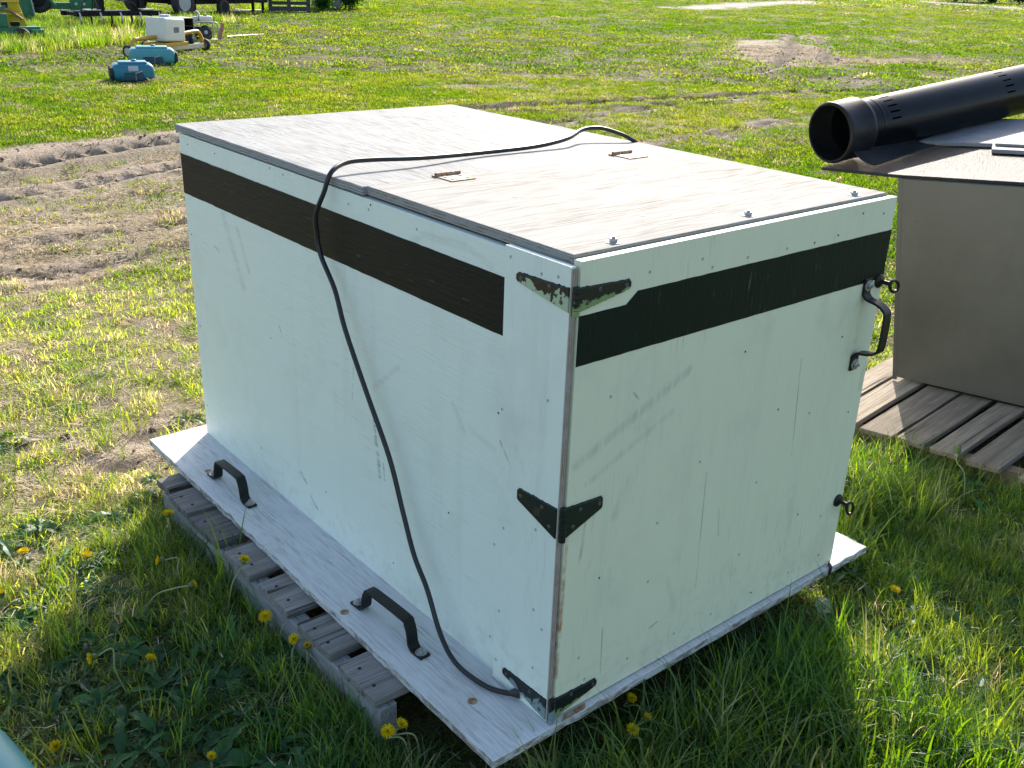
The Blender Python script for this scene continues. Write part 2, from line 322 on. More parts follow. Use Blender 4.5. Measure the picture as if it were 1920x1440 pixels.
# ------------------------------------------------------------------ the ground
def hsh(i, j, s):
    n_ = (i * 374761393 + j * 668265263 + s * 1442695041) & 0xffffffff
    n_ = ((n_ ^ (n_ >> 13)) * 1274126177) & 0xffffffff
    return ((n_ ^ (n_ >> 16)) & 0xffff) / 65535.0
def vnoise(x, y, sc, s=0):
    x = np.asarray(x, float) * sc; y = np.asarray(y, float) * sc
    i = np.floor(x).astype(np.int64); j = np.floor(y).astype(np.int64); fx = x - i; fy = y - j
    fx = fx * fx * (3 - 2 * fx); fy = fy * fy * (3 - 2 * fy)
    return (hsh(i, j, s) * (1 - fx) + hsh(i + 1, j, s) * fx) * (1 - fy) + (hsh(i, j + 1, s) * (1 - fx) + hsh(i + 1, j + 1, s) * fx) * fy
def fbm(x, y, sc, s=0, o=4):
    r = 0; a = 0.5
    for k in range(o): r = r + a * vnoise(x, y, sc * 2 ** k, s + k * 17); a *= 0.5
    return r / (1 - 0.5 ** o)
def poly_d(x, y, P):
    d = np.full(np.shape(x), 1e9); sl = np.zeros(np.shape(x)); acc = 0
    for (x0, y0), (x1, y1) in zip(P[:-1], P[1:]):
        dx, dy = x1 - x0, y1 - y0; L = math.hypot(dx, dy)
        t = np.clip(((x - x0) * dx + (y - y0) * dy) / L ** 2, 0, 1); dd = np.hypot(x - x0 - t * dx, y - y0 - t * dy)
        sl = np.where(dd < d, acc + t * L, sl); d = np.minimum(d, dd); acc += L
    return d, sl
def sm(d, a, b): # 1 inside a, 0 beyond b
    t = np.clip((b - d) / (b - a), 0, 1); return t * t * (3 - 2 * t)
T1 = [(-3, 5.8), (.7, 6.69), (1.2, 6.92), (2.27, 7.24), (4, 7.5), (6, 7.75), (8, 7.55), (11, 7.05), (16, 5.5)]
T1B = [(-3, 6.6), (1.0, 7.15), (2.5, 7.65), (4, 7.95), (5.4, 8.1)]
T2 = [(-3, 5.0), (.48, 5.81), (.91, 5.93), (1.39, 6.07), (1.88, 6.25), (4, 6.35), (6.2, 6.75), (7.6, 7.0), (9, 7.2)]
T12 = [(-3, 5.4), (.6, 6.25), (1.4, 6.5), (2.3, 6.75), (4, 6.95)]
T3 = [(-3, 4.8), (.17, 4.59), (.74, 4.56), (2, 4.7), (4, 4.95), (5.9, 5.2), (8.1, 5.5), (8.8, 5.46), (12, 5.0), (18, 3.5)]
T4 = [(-3, 4.4), (.03, 4.04), (.32, 3.95), (.63, 4.0), (1.0, 4.09), (3, 4.2), (6, 4.3)]
ARC = [(22.5, 15.6), (19.8, 13.8), (17.65, 12.19), (15.8, 11.0), (13.96, 9.9), (12.4, 9.2)]
ARC2 = [(23.0, 15.2), (20.4, 13.4), (18.4, 11.8), (16.6, 10.6), (15.2, 9.7)]
MB2 = [(14.8, 10.0), (16.4, 10.0), (17.6, 9.9), (19, 9.4)]
GRV = [(34, 29.2), (36.5, 30.4), (42, 32.8), (47.9, 35.3), (55, 38.2)]
GRV2 = [(72.5, 39.5), (71, 37.4), (68.8, 33.6), (66.9, 30.2), (65, 26)]
SP = [((6.2, 7.75), 0.5), ((5.7, 5.5), 0.35), ((6.9, 5.25), .5), ((8.2, 5.5), .5), ((9.4, 7.3), .6), ((10.6, 7.1), .6), ((7.4, 6.95), .4), ((5.9, 6.6), .35), ((12.5, 6.2), .6), ((7.2, 9.6), .5), ((9.0, 10.2), .5), ((13.5, 7.9), .6), ((-.22, 1.78), .16), ((-.02, 1.95), .14), ((-.4, 2.1), .12), ((-.75, 1.55), .12), ((-.62, 1.28), .10)]
def masks(x, y):
    x = np.asarray(x, float); y = np.asarray(y, float)
    w1 = fbm(x, y, 1.3, 3); w2 = fbm(x, y, 5.0, 9); w3 = fbm(x, y, 0.35, 21)
    wob = (w1 - 0.5) * 0.5
    d1, _ = poly_d(x, y, T1); d1b, _ = poly_d(x, y, T1B); d2, _ = poly_d(x, y, T2); d12, _ = poly_d(x, y, T12); d3, _ = poly_d(x, y, T3); d4, _ = poly_d(x, y, T4)
    left = sm(x, 2.6, 5.0)
    mud = np.zeros(np.shape(x)); dry = np.zeros(np.shape(x))
    mud = np.maximum(mud, 0.95 * sm(d1b + wob * .9, 0.22, 0.55) * left)
    mud = np.maximum(mud, sm(d1 + wob * .3, 0.10, 0.28) * (0.35 + 0.65 * left) * np.clip(w2 * 2.6 - 0.55 + left, 0, 1))
    mud = np.maximum(mud, sm(d2 + wob * .3, 0.06, 0.2) * (0.3 + 0.6 * left) * np.clip(w2 * 2.6 - 0.5 + .6 * left, 0, 1))
    mud = np.maximum(mud, sm(d3 + wob * .4, 0.06, 0.26) * 0.8 * np.clip(w2 * 3 - 1.2 + .1 * left, 0, 1))
    mud = np.maximum(mud, sm(d4 + wob * .4, 0.08, 0.30) * sm(x, 1.5, 3.2) * np.clip(w2 * 2.6 - 0.75, 0, 1))
    dry = np.maximum(dry, sm(d12 + wob * .5, 0.25, 0.6) * left)
    dry = np.maximum(dry, sm(np.abs(y - 5.4 - 0.12 * x) + wob * 1.0, 1.5, 2.3) * sm(x, 3.0, 6.5) * np.clip(w2 * 1.3 + 0.42, 0, 1))
    dry = np.maximum(dry, 0.55 * sm(np.abs(y - 6.2) + wob * 2, 1.0, 2.6) * np.clip(w1 * 3.2 - 1.0, 0, 1) * (x > 1))
    dry = np.maximum(dry, 0.55 * sm(np.abs(y - 2.6) + wob, 1.0, 2.0) * sm(x, 1.5, 4))
    for (c, r) in SP:
        d = np.hypot((x - c[0]) * 0.6, y - c[1]); k = sm(d + wob * r * 1.2, r * 0.35, r)
        far_ = 1.0 if c[0] < 3 else .75
        mud = np.maximum(mud, far_ * k * np.clip(w2 * 3.4 - 1.15, 0, 1)); dry = np.maximum(dry, k * .5)
    u = (x - 17.3) * .78 + (y - 12.3) * .63; v = -(x - 17.3) * .63 + (y - 12.3) * .78
    dm = np.hypot(u / 4.0, v / 1.25); mp = sm(dm + (w1 - .5) * .9, .55, 1.05)
    mud = np.maximum(mud, mp * .8); dry = np.maximum(dry, mp)
    for P in (ARC, ARC2):
        da, _ = poly_d(x, y, P); mud = np.maximum(mud, sm(da, .14, .3) * 0.95)
    db, _ = poly_d(x, y, MB2); dry = np.maximum(dry, sm(db + (w1 - .5), .2, .75)); mud = np.maximum(mud, .6 * sm(db + (w1 - .5), .1, .45))
    dg, _ = poly_d(x, y, GRV); dg2, _ = poly_d(x, y, GRV2); grv = np.maximum(sm(dg + wob * 3, .6, 1.8), sm(dg2 + wob * 2, 1.2, 2.6)); mud = np.maximum(mud, grv); 
    far = sm(np.hypot(x + 1, y + 1), 12, 5)
    dry = np.maximum(dry, far * 0.30 * np.clip(w3 * 3.0 - 1.1, 0, 1) + (w1 > .62) * .25)
    return np.clip(mud, 0, 1), np.clip(dry, 0, 1), np.clip(grv, 0, 1)
def wet_shade(x, y):  # dark wet mud, plus painted shadow in the tread lugs
    w2 = fbm(x, y, 5.0, 9); w = np.zeros(np.shape(x))
    for P, wd, am in ((T1, .20, 1.0), (T2, .07, .8), (T3, .08, .6), (T4, .10, .6), (ARC, .18, .8), (ARC2, .18, .8)):
        d, s_ = poly_d(x, y, P); lug = .25 + .75 * np.clip(np.sin((s_ + d * .9) * 2 * math.pi / .21) * 2.5 + .6, 0, 1) if P is T1 else 1.0
        w = np.maximum(w, sm(d, wd * .6, wd * 1.15) * am * lug * np.clip(w2 * 2.4 - .1, 0, 1))
    for (c, r) in SP: w = np.maximum(w, .8 * sm(np.hypot((x - c[0]) * .6, y - c[1] - r * .1), r * .2, r * .6) * np.clip(w2 * 3 - .9, 0, 1))
    return np.clip(w, 0, 1)
def track_gap(x, y):
    d1, _ = poly_d(x, y, T1); d2, _ = poly_d(x, y, T2)
    return np.where(x < 4.5, np.maximum(sm(d1, .22, .36), sm(d2, .10, .2)), 0.0)
def height(x, y):
    x = np.asarray(x, float); y = np.asarray(y, float)
    z = (fbm(x, y, 0.5, 40) - 0.5) * 0.05 + (fbm(x, y, 4.0, 50) - 0.5) * 0.03
    near = sm(np.hypot(x - 0.45, y - 0.75), 1.0, 1.9); z = z * (1 - 0.75 * near)
    for P, w, dep, lug, dmp in ((T1, .22, .13, .21, 1), (T2, .11, .055, .19, 1), (T3, .12, .035, .20, .8), (T4, .12, .03, .16, 1), (ARC, .16, .08, 0, 1), (ARC2, .16, .07, 0, 1)):
        d, s_ = poly_d(x, y, P); a = sm(d, w * .45, w); sh = sm(np.abs(d - w * 1.35), 0.0, w * .7)
        fade = np.where(x < 4.5, 1.0, 0.55) if P not in (ARC, ARC2) else 1.0
        cut = 1.0
        if lug: cut = 0.15 + 0.85 * np.clip(np.sin((s_ + d * .9) * 2 * math.pi / lug) * 2.5 + .7, 0, 1)
        z = z - a * dep * cut * fade + sh * dep * 0.45 * fade
    # the ground rises a little under the tilted pallet on the right
    z = z + 0.085 * sm(np.hypot((x - 2.6) * .8, (y + 0.1)), 0.35, 1.15)
    return z
def grow(a, fine, b, step, fac, end, neg):
    xs = list(np.arange(a, b + 1e-6, fine))
    s = step
    while xs[-1] < end: xs.append(xs[-1] + s); s *= fac
    s = step; lo = []
    cur = a
    while cur > neg: cur -= s; lo.append(cur); s *= fac
    return np.array(lo[::-1] + xs)
gx = grow(-1.6, 0.03, 2.9, 0.045, 1.022, 420, -300); gy = grow(-1.0, 0.03, 7.9, 0.045, 1.025, 420, -300)
X, Y = np.meshgrid(gx, gy); Z = height(X, Y); nx, ny = len(gx), len(gy)
mud, dry, grv = masks(X, Y)
Z = Z - mud * 0.012 + mud * (fbm(X, Y, 9, 77) - .5) * 0.025 * sm(np.hypot(X, Y), 10, 20)
me = bpy.data.meshes.new('ground')
idx = (np.arange(ny - 1)[:, None] * nx + np.arange(nx - 1)[None, :]).ravel()
quads = np.stack([idx, idx + 1, idx + 1 + nx, idx + nx], 1)
me.vertices.add(nx * ny); me.vertices.foreach_set('co', np.stack([X.ravel(), Y.ravel(), Z.ravel()], 1).astype('f').ravel())
me.loops.add(quads.size); me.loops.foreach_set('vertex_index', quads.ravel().astype('i'))
me.polygons.add(len(quads)); me.polygons.foreach_set('loop_start', (np.arange(len(quads)) * 4).astype('i'))
me.update(calc_edges=True)
me.polygons.foreach_set('use_smooth', [True] * len(quads))
ca = me.attributes.new('soil', 'FLOAT_COLOR', 'POINT')
ca.data.foreach_set('color', np.stack([mud.ravel(), dry.ravel(), grv.ravel(), wet_shade(X, Y).ravel()], 1).astype('f').ravel())
n = NT('soil_and_thatch'); at = n.new('ShaderNodeAttribute'); at.attribute_name = 'soil'; rgb = n.new('ShaderNodeSeparateColor'); n.l.new(at.outputs['Color'], rgb.inputs[0])
v = n.coords(); a1 = n.noise(v, 6, 4, 0.7); a2 = n.noise(v, 45, 3, 0.7); a3 = n.noise(v, 180, 2, 0.6); a4 = n.noise(v, 1.1, 3, 0.6)
green = n.mix(n.ramp(a2, .35, .65), (0.045, 0.058, 0.016), (0.13, 0.125, 0.04)); green = n.mix(n.ramp(a1, .45, .7), green, (0.12, 0.10, 0.045))
straw = n.mix(n.ramp(a2, .3, .7), (0.25, 0.20, 0.135), (0.47, 0.39, 0.275)); straw = n.mix(n.ramp(a3, .5, .7), straw, (0.10, 0.075, 0.05))
soil = n.mix(n.ramp(a2, .3, .68), (0.27, 0.21, 0.15), (0.52, 0.42, 0.32)); soil = n.mix(n.ramp(a4, .5, .66), soil, n.mix(n.ramp(a2, .3, .7), (0.17, 0.13, 0.095), (0.40, 0.325, 0.245)))
c = n.mix(n.ramp(n.math('ADD', rgb.outputs[1], n.math('MULTIPLY', n.math('SUBTRACT', a1, .5), .8)), .2, .65), green, straw)
c = n.mix(n.ramp(n.math('ADD', rgb.outputs[0], n.math('MULTIPLY', n.math('SUBTRACT', a2, .5), .5)), .25, .6), c, soil)
c = n.mix(at.outputs['Alpha'], c, n.mix(a2, (0.022, 0.018, 0.015), (0.065, 0.052, 0.043)))  # near-black wet mud colour, also paints the shadows of the lugs
c = n.mix(rgb.outputs[2], c, n.mix(a2, (0.30, 0.27, 0.24), (0.46, 0.42, 0.38)))
n.bsdf(c, 0.92, nrm=n.bump(n.math('ADD', a2, n.math('MULTIPLY', a3, .5)), 0.8, 0.02), spec=0.15)
me.materials.append(n.m)
ground = link('ground', me); ground['kind'] = 'structure'
def gz(x, y): return float(height(np.array([x]), np.array([y]))[0])

# ------------------------------------------------------------------ the white box
H = 0.917; W = 0.918; L = 1.574
box = thing('plywood_box', 'white plywood box with dark stripe, hinged door and lid, on a weathered pallet', 'box', (0, 0, GZ))
wrng = random.Random(3)
def ragged(x0, x1, y0, y1, step, amp):
    P = []
    def seg(a, b):
        d = math.hypot(b[0] - a[0], b[1] - a[1]); k = max(2, int(d / step)); nn_ = (-(b[1] - a[1]) / d, (b[0] - a[0]) / d)
        for i in range(k):
            t = i / k; j = wrng.gauss(0, amp) if i else 0
            if wrng.random() < .05: j += amp * 3
            P.append((a[0] + (b[0] - a[0]) * t + nn_[0] * j, a[1] + (b[1] - a[1]) * t + nn_[1] * j))
    c = [(x0, y0), (x1, y0), (x1, y1), (x0, y1)]
    for i in range(4): seg(c[i], c[(i + 1) % 4])
    return P
base = MB().prism(ragged(-.156, 1.063, -.014, 1.631, .03, .0008), -.019, 0).build('base_board', M['base'], box, 0.0012, seg=1)
base['label'] = 'wide worn white base board sticking out past the sides'
MB().box(0, .018, .018, L, .0, .893).build('side_panel', M['panel'], box, .0012)
MB().box(W - .018, W, .018, L, .0, .893).build('side_panel', M['panel'], box, .0012)
MB().box(.018, W - .018, L - .018, L, .0, .893).build('back_panel', M['panel'], box, .0012)
MB().box(.02, W - .02, .022, L - .02, .004, .008).build('floor_panel', M['interior'], box)
door = MB().box(.004, W + .006, 0, .018, .004, H - .006).build('door', M['door'], box, .0014)
door['label'] = 'white hinged door with a dark green stripe'
trim = MB().box(-.012, -.0006, .006, .170, .001, .903).build('corner_trim', M['trim'], box, .0012)
MB().box(-.0108, -.0012, .0030, .0062, .004, .900).build('raw_edge', M['rawply'], trim)
MB().box(.006, W - .004, .0205, .634, .8988, H).build('front_lid', M['lid_front'], box, .0016)
lidr = MB().prism(ragged(-.004, W, .637, 1.588, .05, .0006), .898, H - .0015).build('rear_lid', M['lid_rear'], box, .0012, seg=1)
# painted stripes
MB().prism(ragged(.1715, L - .001, .732, .840, .02, .00025), -.0007, .0, 'yz').build('stripe', M['stripe_side'], box)
def wob_poly(P, step, amp):
    out = []
    for p, q in zip(P, P[1:] + P[:1]):
        k = max(1, int(math.hypot(q[0] - p[0], q[1] - p[1]) / step))
        for i in range(k): out.append((p[0] + (q[0] - p[0]) * i / k, p[1] + (q[1] - p[1]) * i / k + (wrng.gauss(0, amp) if i else 0)))
    return out
MB().prism(wob_poly([(.0045, .732), (W + .0055, .732), (W + .0055, .840), (.139, .840), (.113, .820), (.0045, .820)], .02, .00025), -.0008, .0, 'xz').build('stripe', M['stripe_door'], door)

# strap hinges on the corner: one leaf on the trim, one on the door, a knuckle between
def strap_hinge(z, h, mats, reach_l, reach_d, tip):
    hg = bpy.data.objects.new('strap_hinge', None); col.objects.link(hg); hg.parent = box; hg.location = (0, 0, z)
    X0 = -.012
    pl = [(.006, 0), (.006, h), (reach_l * .97, h - .004), (reach_l, h - .008), (reach_l, h - tip), (reach_l * .97, h - tip - .004)]
    pd = [(.002, 0), (.002, h), (reach_d * .97, h - .004), (reach_d, h - .008), (reach_d, h - tip), (reach_d * .97, h - tip - .004)]
    a = MB().prism(pl, X0 - .0034, X0 - .0003, 'yz').build('leaf', mats[0], hg, .0006, seg=1)
    b = MB().prism(pd, -.0042, -.0009, 'xz').build('leaf', mats[1], hg, .0006, seg=1)
    jr = random.Random(int(z * 1000))
    def smear(poly, e):
        cx_ = sum(p[0] for p in poly) / len(poly); out = []
        for (p, q) in zip(poly, poly[1:] + poly[:1]):
            m_ = max(2, int(math.hypot(q[0] - p[0], q[1] - p[1]) / .0035))
            for i in range(m_):
                t = i / m_; x_ = p[0] + (q[0] - p[0]) * t; y_ = p[1] + (q[1] - p[1]) * t
                out.append((max(x_, .003), y_ + (1 if y_ > h * .55 else -1) * (abs(jr.gauss(0, e)) + .0004)))
        return out
    MB().prism(smear(pl, .0009), X0 - .0004, X0 - .0001, 'yz').build('paint_smear', M['hinge_black'], hg)
    MB().prism(smear(pd, .0009), -.0012 if z < .7 else -.0016, -.0009, 'xz').build('paint_smear', M['hinge_black'], hg)
    k = MB()
    seg = 5
    for i in range(seg):
        z0 = -.004 + i * (h + .008) / seg; k.tube([(-.006, -.0035, z0), (-.006, -.0035, z0 + (h + .008) / seg - .001)], .0062, 12)
    k.build('knuckle', mats[2], hg, smooth=True)
    for (yy, zz) in ((reach_l * .9, h - tip * .55 - .003), (reach_l * .38, h - tip * .5), (.022, h * .24 + .004)):
        link('screw', HSCREW, hg, (X0 - .0036, yy, zz), (0, -math.pi / 2, 0))
    for (xx, zz) in ((reach_d * .9, h - tip * .55 - .003), (reach_d * .38, h - tip * .5), (.018, h * .24 + .004)):
        link('screw', HSCREW, hg, (xx, -.0044, zz), (math.pi / 2, 0, 0))
    return hg
HSCREW = MB().lathe([(.0042, -.0015), (.0042, .0003), (.0032, .001), (.0016, .001), (.0009, .0004), (0, .0004)], n=10).mesh('screw', simple('dull_dark_screw', (0.10, 0.10, 0.095), 0.4, 0.5), smooth=True)
SCREW = MB().lathe([(.0046, -.0015), (.0046, .0004), (.0036, .0014), (.0018, .0014), (.0010, .0006), (0, .0006)], n=10).mesh('screw', M['zinc'], smooth=True)
DSCREW = MB().lathe([(.0030, -.002), (.0030, .0001), (.0024, .0003), (.0012, .0), (0, -.0004)], n=9).mesh('screw', M['screw'], smooth=True)
HOLE = MB().lathe([(.0022, -.002), (.0022, .0003), (0, .0004)], n=8).mesh('screw_hole', M['hole'])
strap_hinge(.828, .040, (M['hinge_green'], M['hinge_half'], M['hinge_half']), .136, .118, .016)['label'] = 'top corner hinge with chipped pale green paint'
strap_hinge(.408, .060, (M['hinge_black'], M['hinge_black'], M['hinge_black']), .112, .090, .024)['label'] = 'black middle corner hinge above a rust streak'
strap_hinge(.006, .046, (M['hinge_blue'], M['hinge_half'], M['hinge_blue']), .136, .112, .016)['label'] = 'bottom corner hinge with chipped blue grey paint'
# screws and holes
for (y, z) in ((1.52, .87), (1.35, .872), (1.05, .885), (.985, .893 - .012), (.613, .883), (.621, .872), (.45, .868), (.19, .58), (.19, .30), (.195, .08), (1.55, .62), (1.55, .35), (1.55, .10), (.85, .12), (1.2, .10), (.55, .07), (.70, .868), (.34, .30), (1.1, .45)):
    link('screw', DSCREW if wrng.random() < .7 else HOLE, box, (-.0002, y, z), (0, -math.pi / 2, 0))
for (y, z) in ((.155, .885), (.035, .880), (.075, .875), (.045, .66), (.165, .60), (.06, .40), (.055, .23), (.15, .36), (.155, .17), (.03, .20), (.05, .10), (.16, .05)):
    link('screw', DSCREW, trim, (-.0122, y, z), (0, -math.pi / 2, 0))
for (x, z) in ((.165, .868), (.33, .850), (.43, .853), (.55, .852), (.64, .851), (.72, .855), (.88, .88), (.80, .89), (.30, .87), (.093, .657), (.10, .285), (.24, .22), (.533, .171), (.06, .12), (.08, .06), (.20, .052), (.34, .05), (.46, .047), (.60, .045), (.74, .043), (.86, .045), (.84, .16), (.60, .50), (.46, .66), (.80, .62), (.36, .45), (.72, .46), (.88, .42), (.56, .34), (.25, .35), (.74, .20)):
    link('screw', DSCREW if wrng.random() < .55 else HOLE, door, (x, -.0003 if not (.732 < z < .84) else -.001, z), (math.pi / 2, 0, 0))
# bolts on the front lid, butt hinges between the lids
def hexbolt(parent, x, y, z, r=.008, up='z'):
    b = MB().lathe([(r * 1.7, 0), (r * 1.7, .0015), (r, .0016)], n=18)
    b.lathe([(r, .0015), (r, .0065), (r * .8, .0075), (r * .45, .0075), (r * .45, .011), (0, .011)], n=6)
    return link('bolt', b.mesh('bolt', M['zinc'], smooth=False), parent, (x, y, z))
for x, y in ((.115, .042), (.475, .045), (.825, .043)): hexbolt(box, x, y, H)
for x in (.176, .705):
    hg = bpy.data.objects.new('butt_hinge', None); col.objects.link(hg); hg.parent = box; hg.location = (x, .6355, H)
    MB().prism([(0, -.058), (.064, -.058), (.064, -.004), (0, -.004)], .0003, .0022).build('leaf', M['rust'], hg, .0006, seg=1)
    MB().prism([(0, .004), (.064, .004), (.064, .016), (0, .016)], -.001, .0022).build('leaf', M['rust'], hg, .0006, seg=1)
    k = MB()
    for i in range(5): k.tube([(i * .0128, 0, .0045), (i * .0128 + .0118, 0, .0045)], .0052, 10)
    k.build('knuckle', M['rust'], hg, smooth=True)
    for xx, yy in ((.012, -.018), (.052, -.018), (.012, -.044), (.052, -.044)): link('screw', SCREW, hg, (xx, yy, .0024))
# plugged nail heads on the lids
LNAIL = MB().lathe([(.0085, -.001), (.0085, .0003), (0, .0004)], n=10).mesh('nail_plug', simple('grey_filler_spot', (0.36, 0.35, 0.33), .7))
for i in range(44):
    x = wrng.choice((.03, .07, .25, .45, .66, .88)) + wrng.uniform(-.02, .02); y = wrng.uniform(.68, 1.56)
    if i < 12: x = wrng.uniform(.02, .20); y = wrng.uniform(1.2, 1.57)
    link('nail_plug', LNAIL, lidr, (x, y, H - .0012), None, (wrng.uniform(.4, 1), wrng.uniform(.4, 1.1), 1))
for x, y in ((.59, .305), (.40, .33), (.66, .22), (.30, .15), (.55, .12), (.75, .4), (.2, .4)):
    link('nail_plug', LNAIL, box, (x, y, H + .0002), None, (.7, .6, 1))

# bent strap handles
def handle(parent, p0, p1, out, side, rise, w=.026, t=.0055, run=.30):
    p0, p1, out = Vector(p0), Vector(p1), Vector(out).normalized(); d = p1 - p0; Ld = d.length; d.normalize(); side = Vector(side)
    foot = .034
    ctl = [p0, p0 + d * foot, p0 + d * (foot + .010) + out * .010, p0 + d * (foot + .014) + out * (rise * .55), p0 + d * (foot + .022) + out * (rise - .008), p0 + d * (foot + .038) + out * rise]
    ctl2 = [p1, p1 - d * foot, p1 - d * (foot + .010) + out * .010, p1 - d * (foot + .014) + out * (rise * .55), p1 - d * (foot + .022) + out * (rise - .008), p1 - d * (foot + .038) + out * rise]
    pts = [q + out * (t / 2 + .0006) for q in ctl + ctl2[::-1]]
    fin = [pts[0]] + catmull(pts[1:-1], 4) + [pts[-1]]
    hd = MB().strap(fin, w, t, side).build('handle', M['black_iron'], parent, .0012, seg=1)
    q = out.to_track_quat('Z', 'Y').to_euler()
    for e, s_ in ((p0, 1), (p1, -1)):
        b = hexbolt(hd, 0, 0, 0, .0075); b.location = e + d * s_ * .015 + out * (t + .0008); b.rotation_euler = q
    return hd
handle(box, (-.100, 1.320, 0), (-.092, 1.080, 0), (0, 0, 1), (1, .035, 0), .062)
handle(box, (-.098, .560, 0), (-.086, .300, 0), (0, 0, 1), (1, .045, 0), .062)
handle(door, (.860, 0, .742), (.860, 0, .530), (0, -1, 0), (1, 0, 0), .058)
# screw eyes with rings
for (x, z, rot) in ((.908, .728, .5), (.902, .183, 1.0)):
    ey = MB().lathe([(.016, 0), (.016, .003), (.012, .006), (.005, .008), (.005, .026)], Matrix.Translation((x, -.0006, z)) @ Matrix.Rotation(math.pi / 2, 4, 'X'), 14).build('eye_latch', M['black_iron'], door, smooth=True)
    pts = [Vector((x + .004, -.028, z)) + Matrix.Rotation(rot, 3, 'Y') @ Vector((.017 + .020 * math.cos(a), 0.35 * .014 * math.sin(a) * 0, .012 * math.sin(a))) for a in [2 * math.pi * i / 20 for i in range(21)]]
    MB().tube(pts, .0038, 8).build('ring', M['black_iron'], ey, smooth=True)
# bolt holes and a bracket strip on the base board
for x, y in ((-.137, .54), (-.088, .137), (-.10, 1.34)):
    link('bolt_hole', MB().lathe([(.010, -.001), (.010, .0006), (.007, .001), (0, .0004)], n=10).mesh('bolt_hole', M['rust']), base, (x, y, .0))
MB().strap([(.90, -.016, -.019), (.90, -.018, .003), (.905, -.006, .006), (.925, .004, .006)], .012, .002, (1, 0.2, 0)).build('strap_clip', M['black_iron'], base)
MB().prism([(.012, -.0135), (.075, -.0135), (.085, -.002), (.03, -.002)], .0004, .0012).build('bare_patch', M['rust'], base)

# black cable
cp = [(.93, .76, .45), (.932, .76, .75), (.928, .763, .895), (.90, .765, .924), (.873, .80, .940), (.84, .83, .948), (.79, .84, .945), (.70, .80, .935), (.585, .793, .9255), (.41, .79, .9245), (.23, .768, .932), (.107, .772, .938), (.04, .772, .938), (-.008, .752, .925),
      (-.025, .758, .885), (-.03, .774, .837), (-.03, .787, .788), (-.03, .775, .746), (-.03, .723, .679), (-.03, .673, .603), (-.032, .589, .483), (-.034, .511, .363), (-.036, .465, .256), (-.04, .41, .179), (-.045, .354, .118), (-.05, .299, .045), (-.05, .233, .0135), (-.045, .155, .008), (-.03, .112, .010), (-.0125, .086, .016)]
cj = random.Random(8); cp = [(p[0] + (cj.gauss(0, .0022) if p[0] < -.02 else 0), p[1] + cj.gauss(0, .0026), p[2] + (cj.gauss(0, .002) if .03 < p[2] < .85 else 0)) for p in cp]
cab = MB().tube(catmull([Vector(p) + Vector((0, 0, GZ)) for p in cp], 6), .0054, 10).build('power_cable', M['rubber'], smooth=True)
MB().lathe([(.0056, .018), (.0075, .014), (.0095, .006), (.011, .0), (.011, -.002)], Matrix.Translation((-.0125, .086, .016 + GZ)) @ Vector((-.55, .8, -.2)).to_track_quat('Z', 'Y').to_matrix().to_4x4(), 14).build('boot', M['wire'], cab, smooth=True)
tag(cab, 'black rubber cable draped over the lid and down the side of the white box', 'cable')

# ------------------------------------------------------------------ pallets
def plank_mesh(name, lx, wy, t, mat, seed):
    r = random.Random(seed); nseg = 6; P = []
    for i in range(nseg + 1): P.append((lx * i / nseg, -wy / 2 + r.gauss(0, .0012)))
    for i in range(nseg, -1, -1): P.append((lx * i / nseg + (r.gauss(0, .003) if i in (0, nseg) else 0), wy / 2 + r.gauss(0, .0012)))
    return MB().prism(P, 0, t).mesh(name, mat, .0015, seg=1)
pal = thing('wooden_pallet', 'grey weathered wooden pallet under the white box', 'pallet', (-.225, .265, 0))
pz = GZ - .0195 - .0215
planks = [plank_mesh('plank', 1.20, .140, .021, M['pal_grey'], s) for s in range(3)]
pw = [(.274, .417), (.453, .591), (.640, .788), (.825, .967), (1.006, 1.166), (1.186, 1.316)]
for i, (y0, y1) in enumerate(pw):
    o = link('plank', planks[i % 3], pal, (rnd.uniform(-.004, .004), (y0 + y1) / 2 - .265, pz), (0, 0, rnd.uniform(-.012, .012)), (1, (y1 - y0) / .140, 1))
link('plank', planks[1], pal, (.008, 1.375 - .265, pz), (0, 0, .01), (1, .55, 1))
for x in (.003, .56, 1.15):
    st = MB().prism([(.0, .0), (.0, pz - .001), (1.11, pz - .001), (1.11, .0)], x, x + .042, 'yz').build('stringer', M['pal_stringer'], pal, .002, seg=1); st.location = (0, 0, .0)
NAIL = MB().lathe([(.0042, -.001), (.0042, .0006), (0, .001)], n=8).mesh('nail', M['hole'])
for (y0, y1) in pw:
    for t in (.28, .72): link('nail', NAIL, pal, (.022 + rnd.uniform(-.006, .006), y0 + (y1 - y0) * t - .265, pz + .0212))

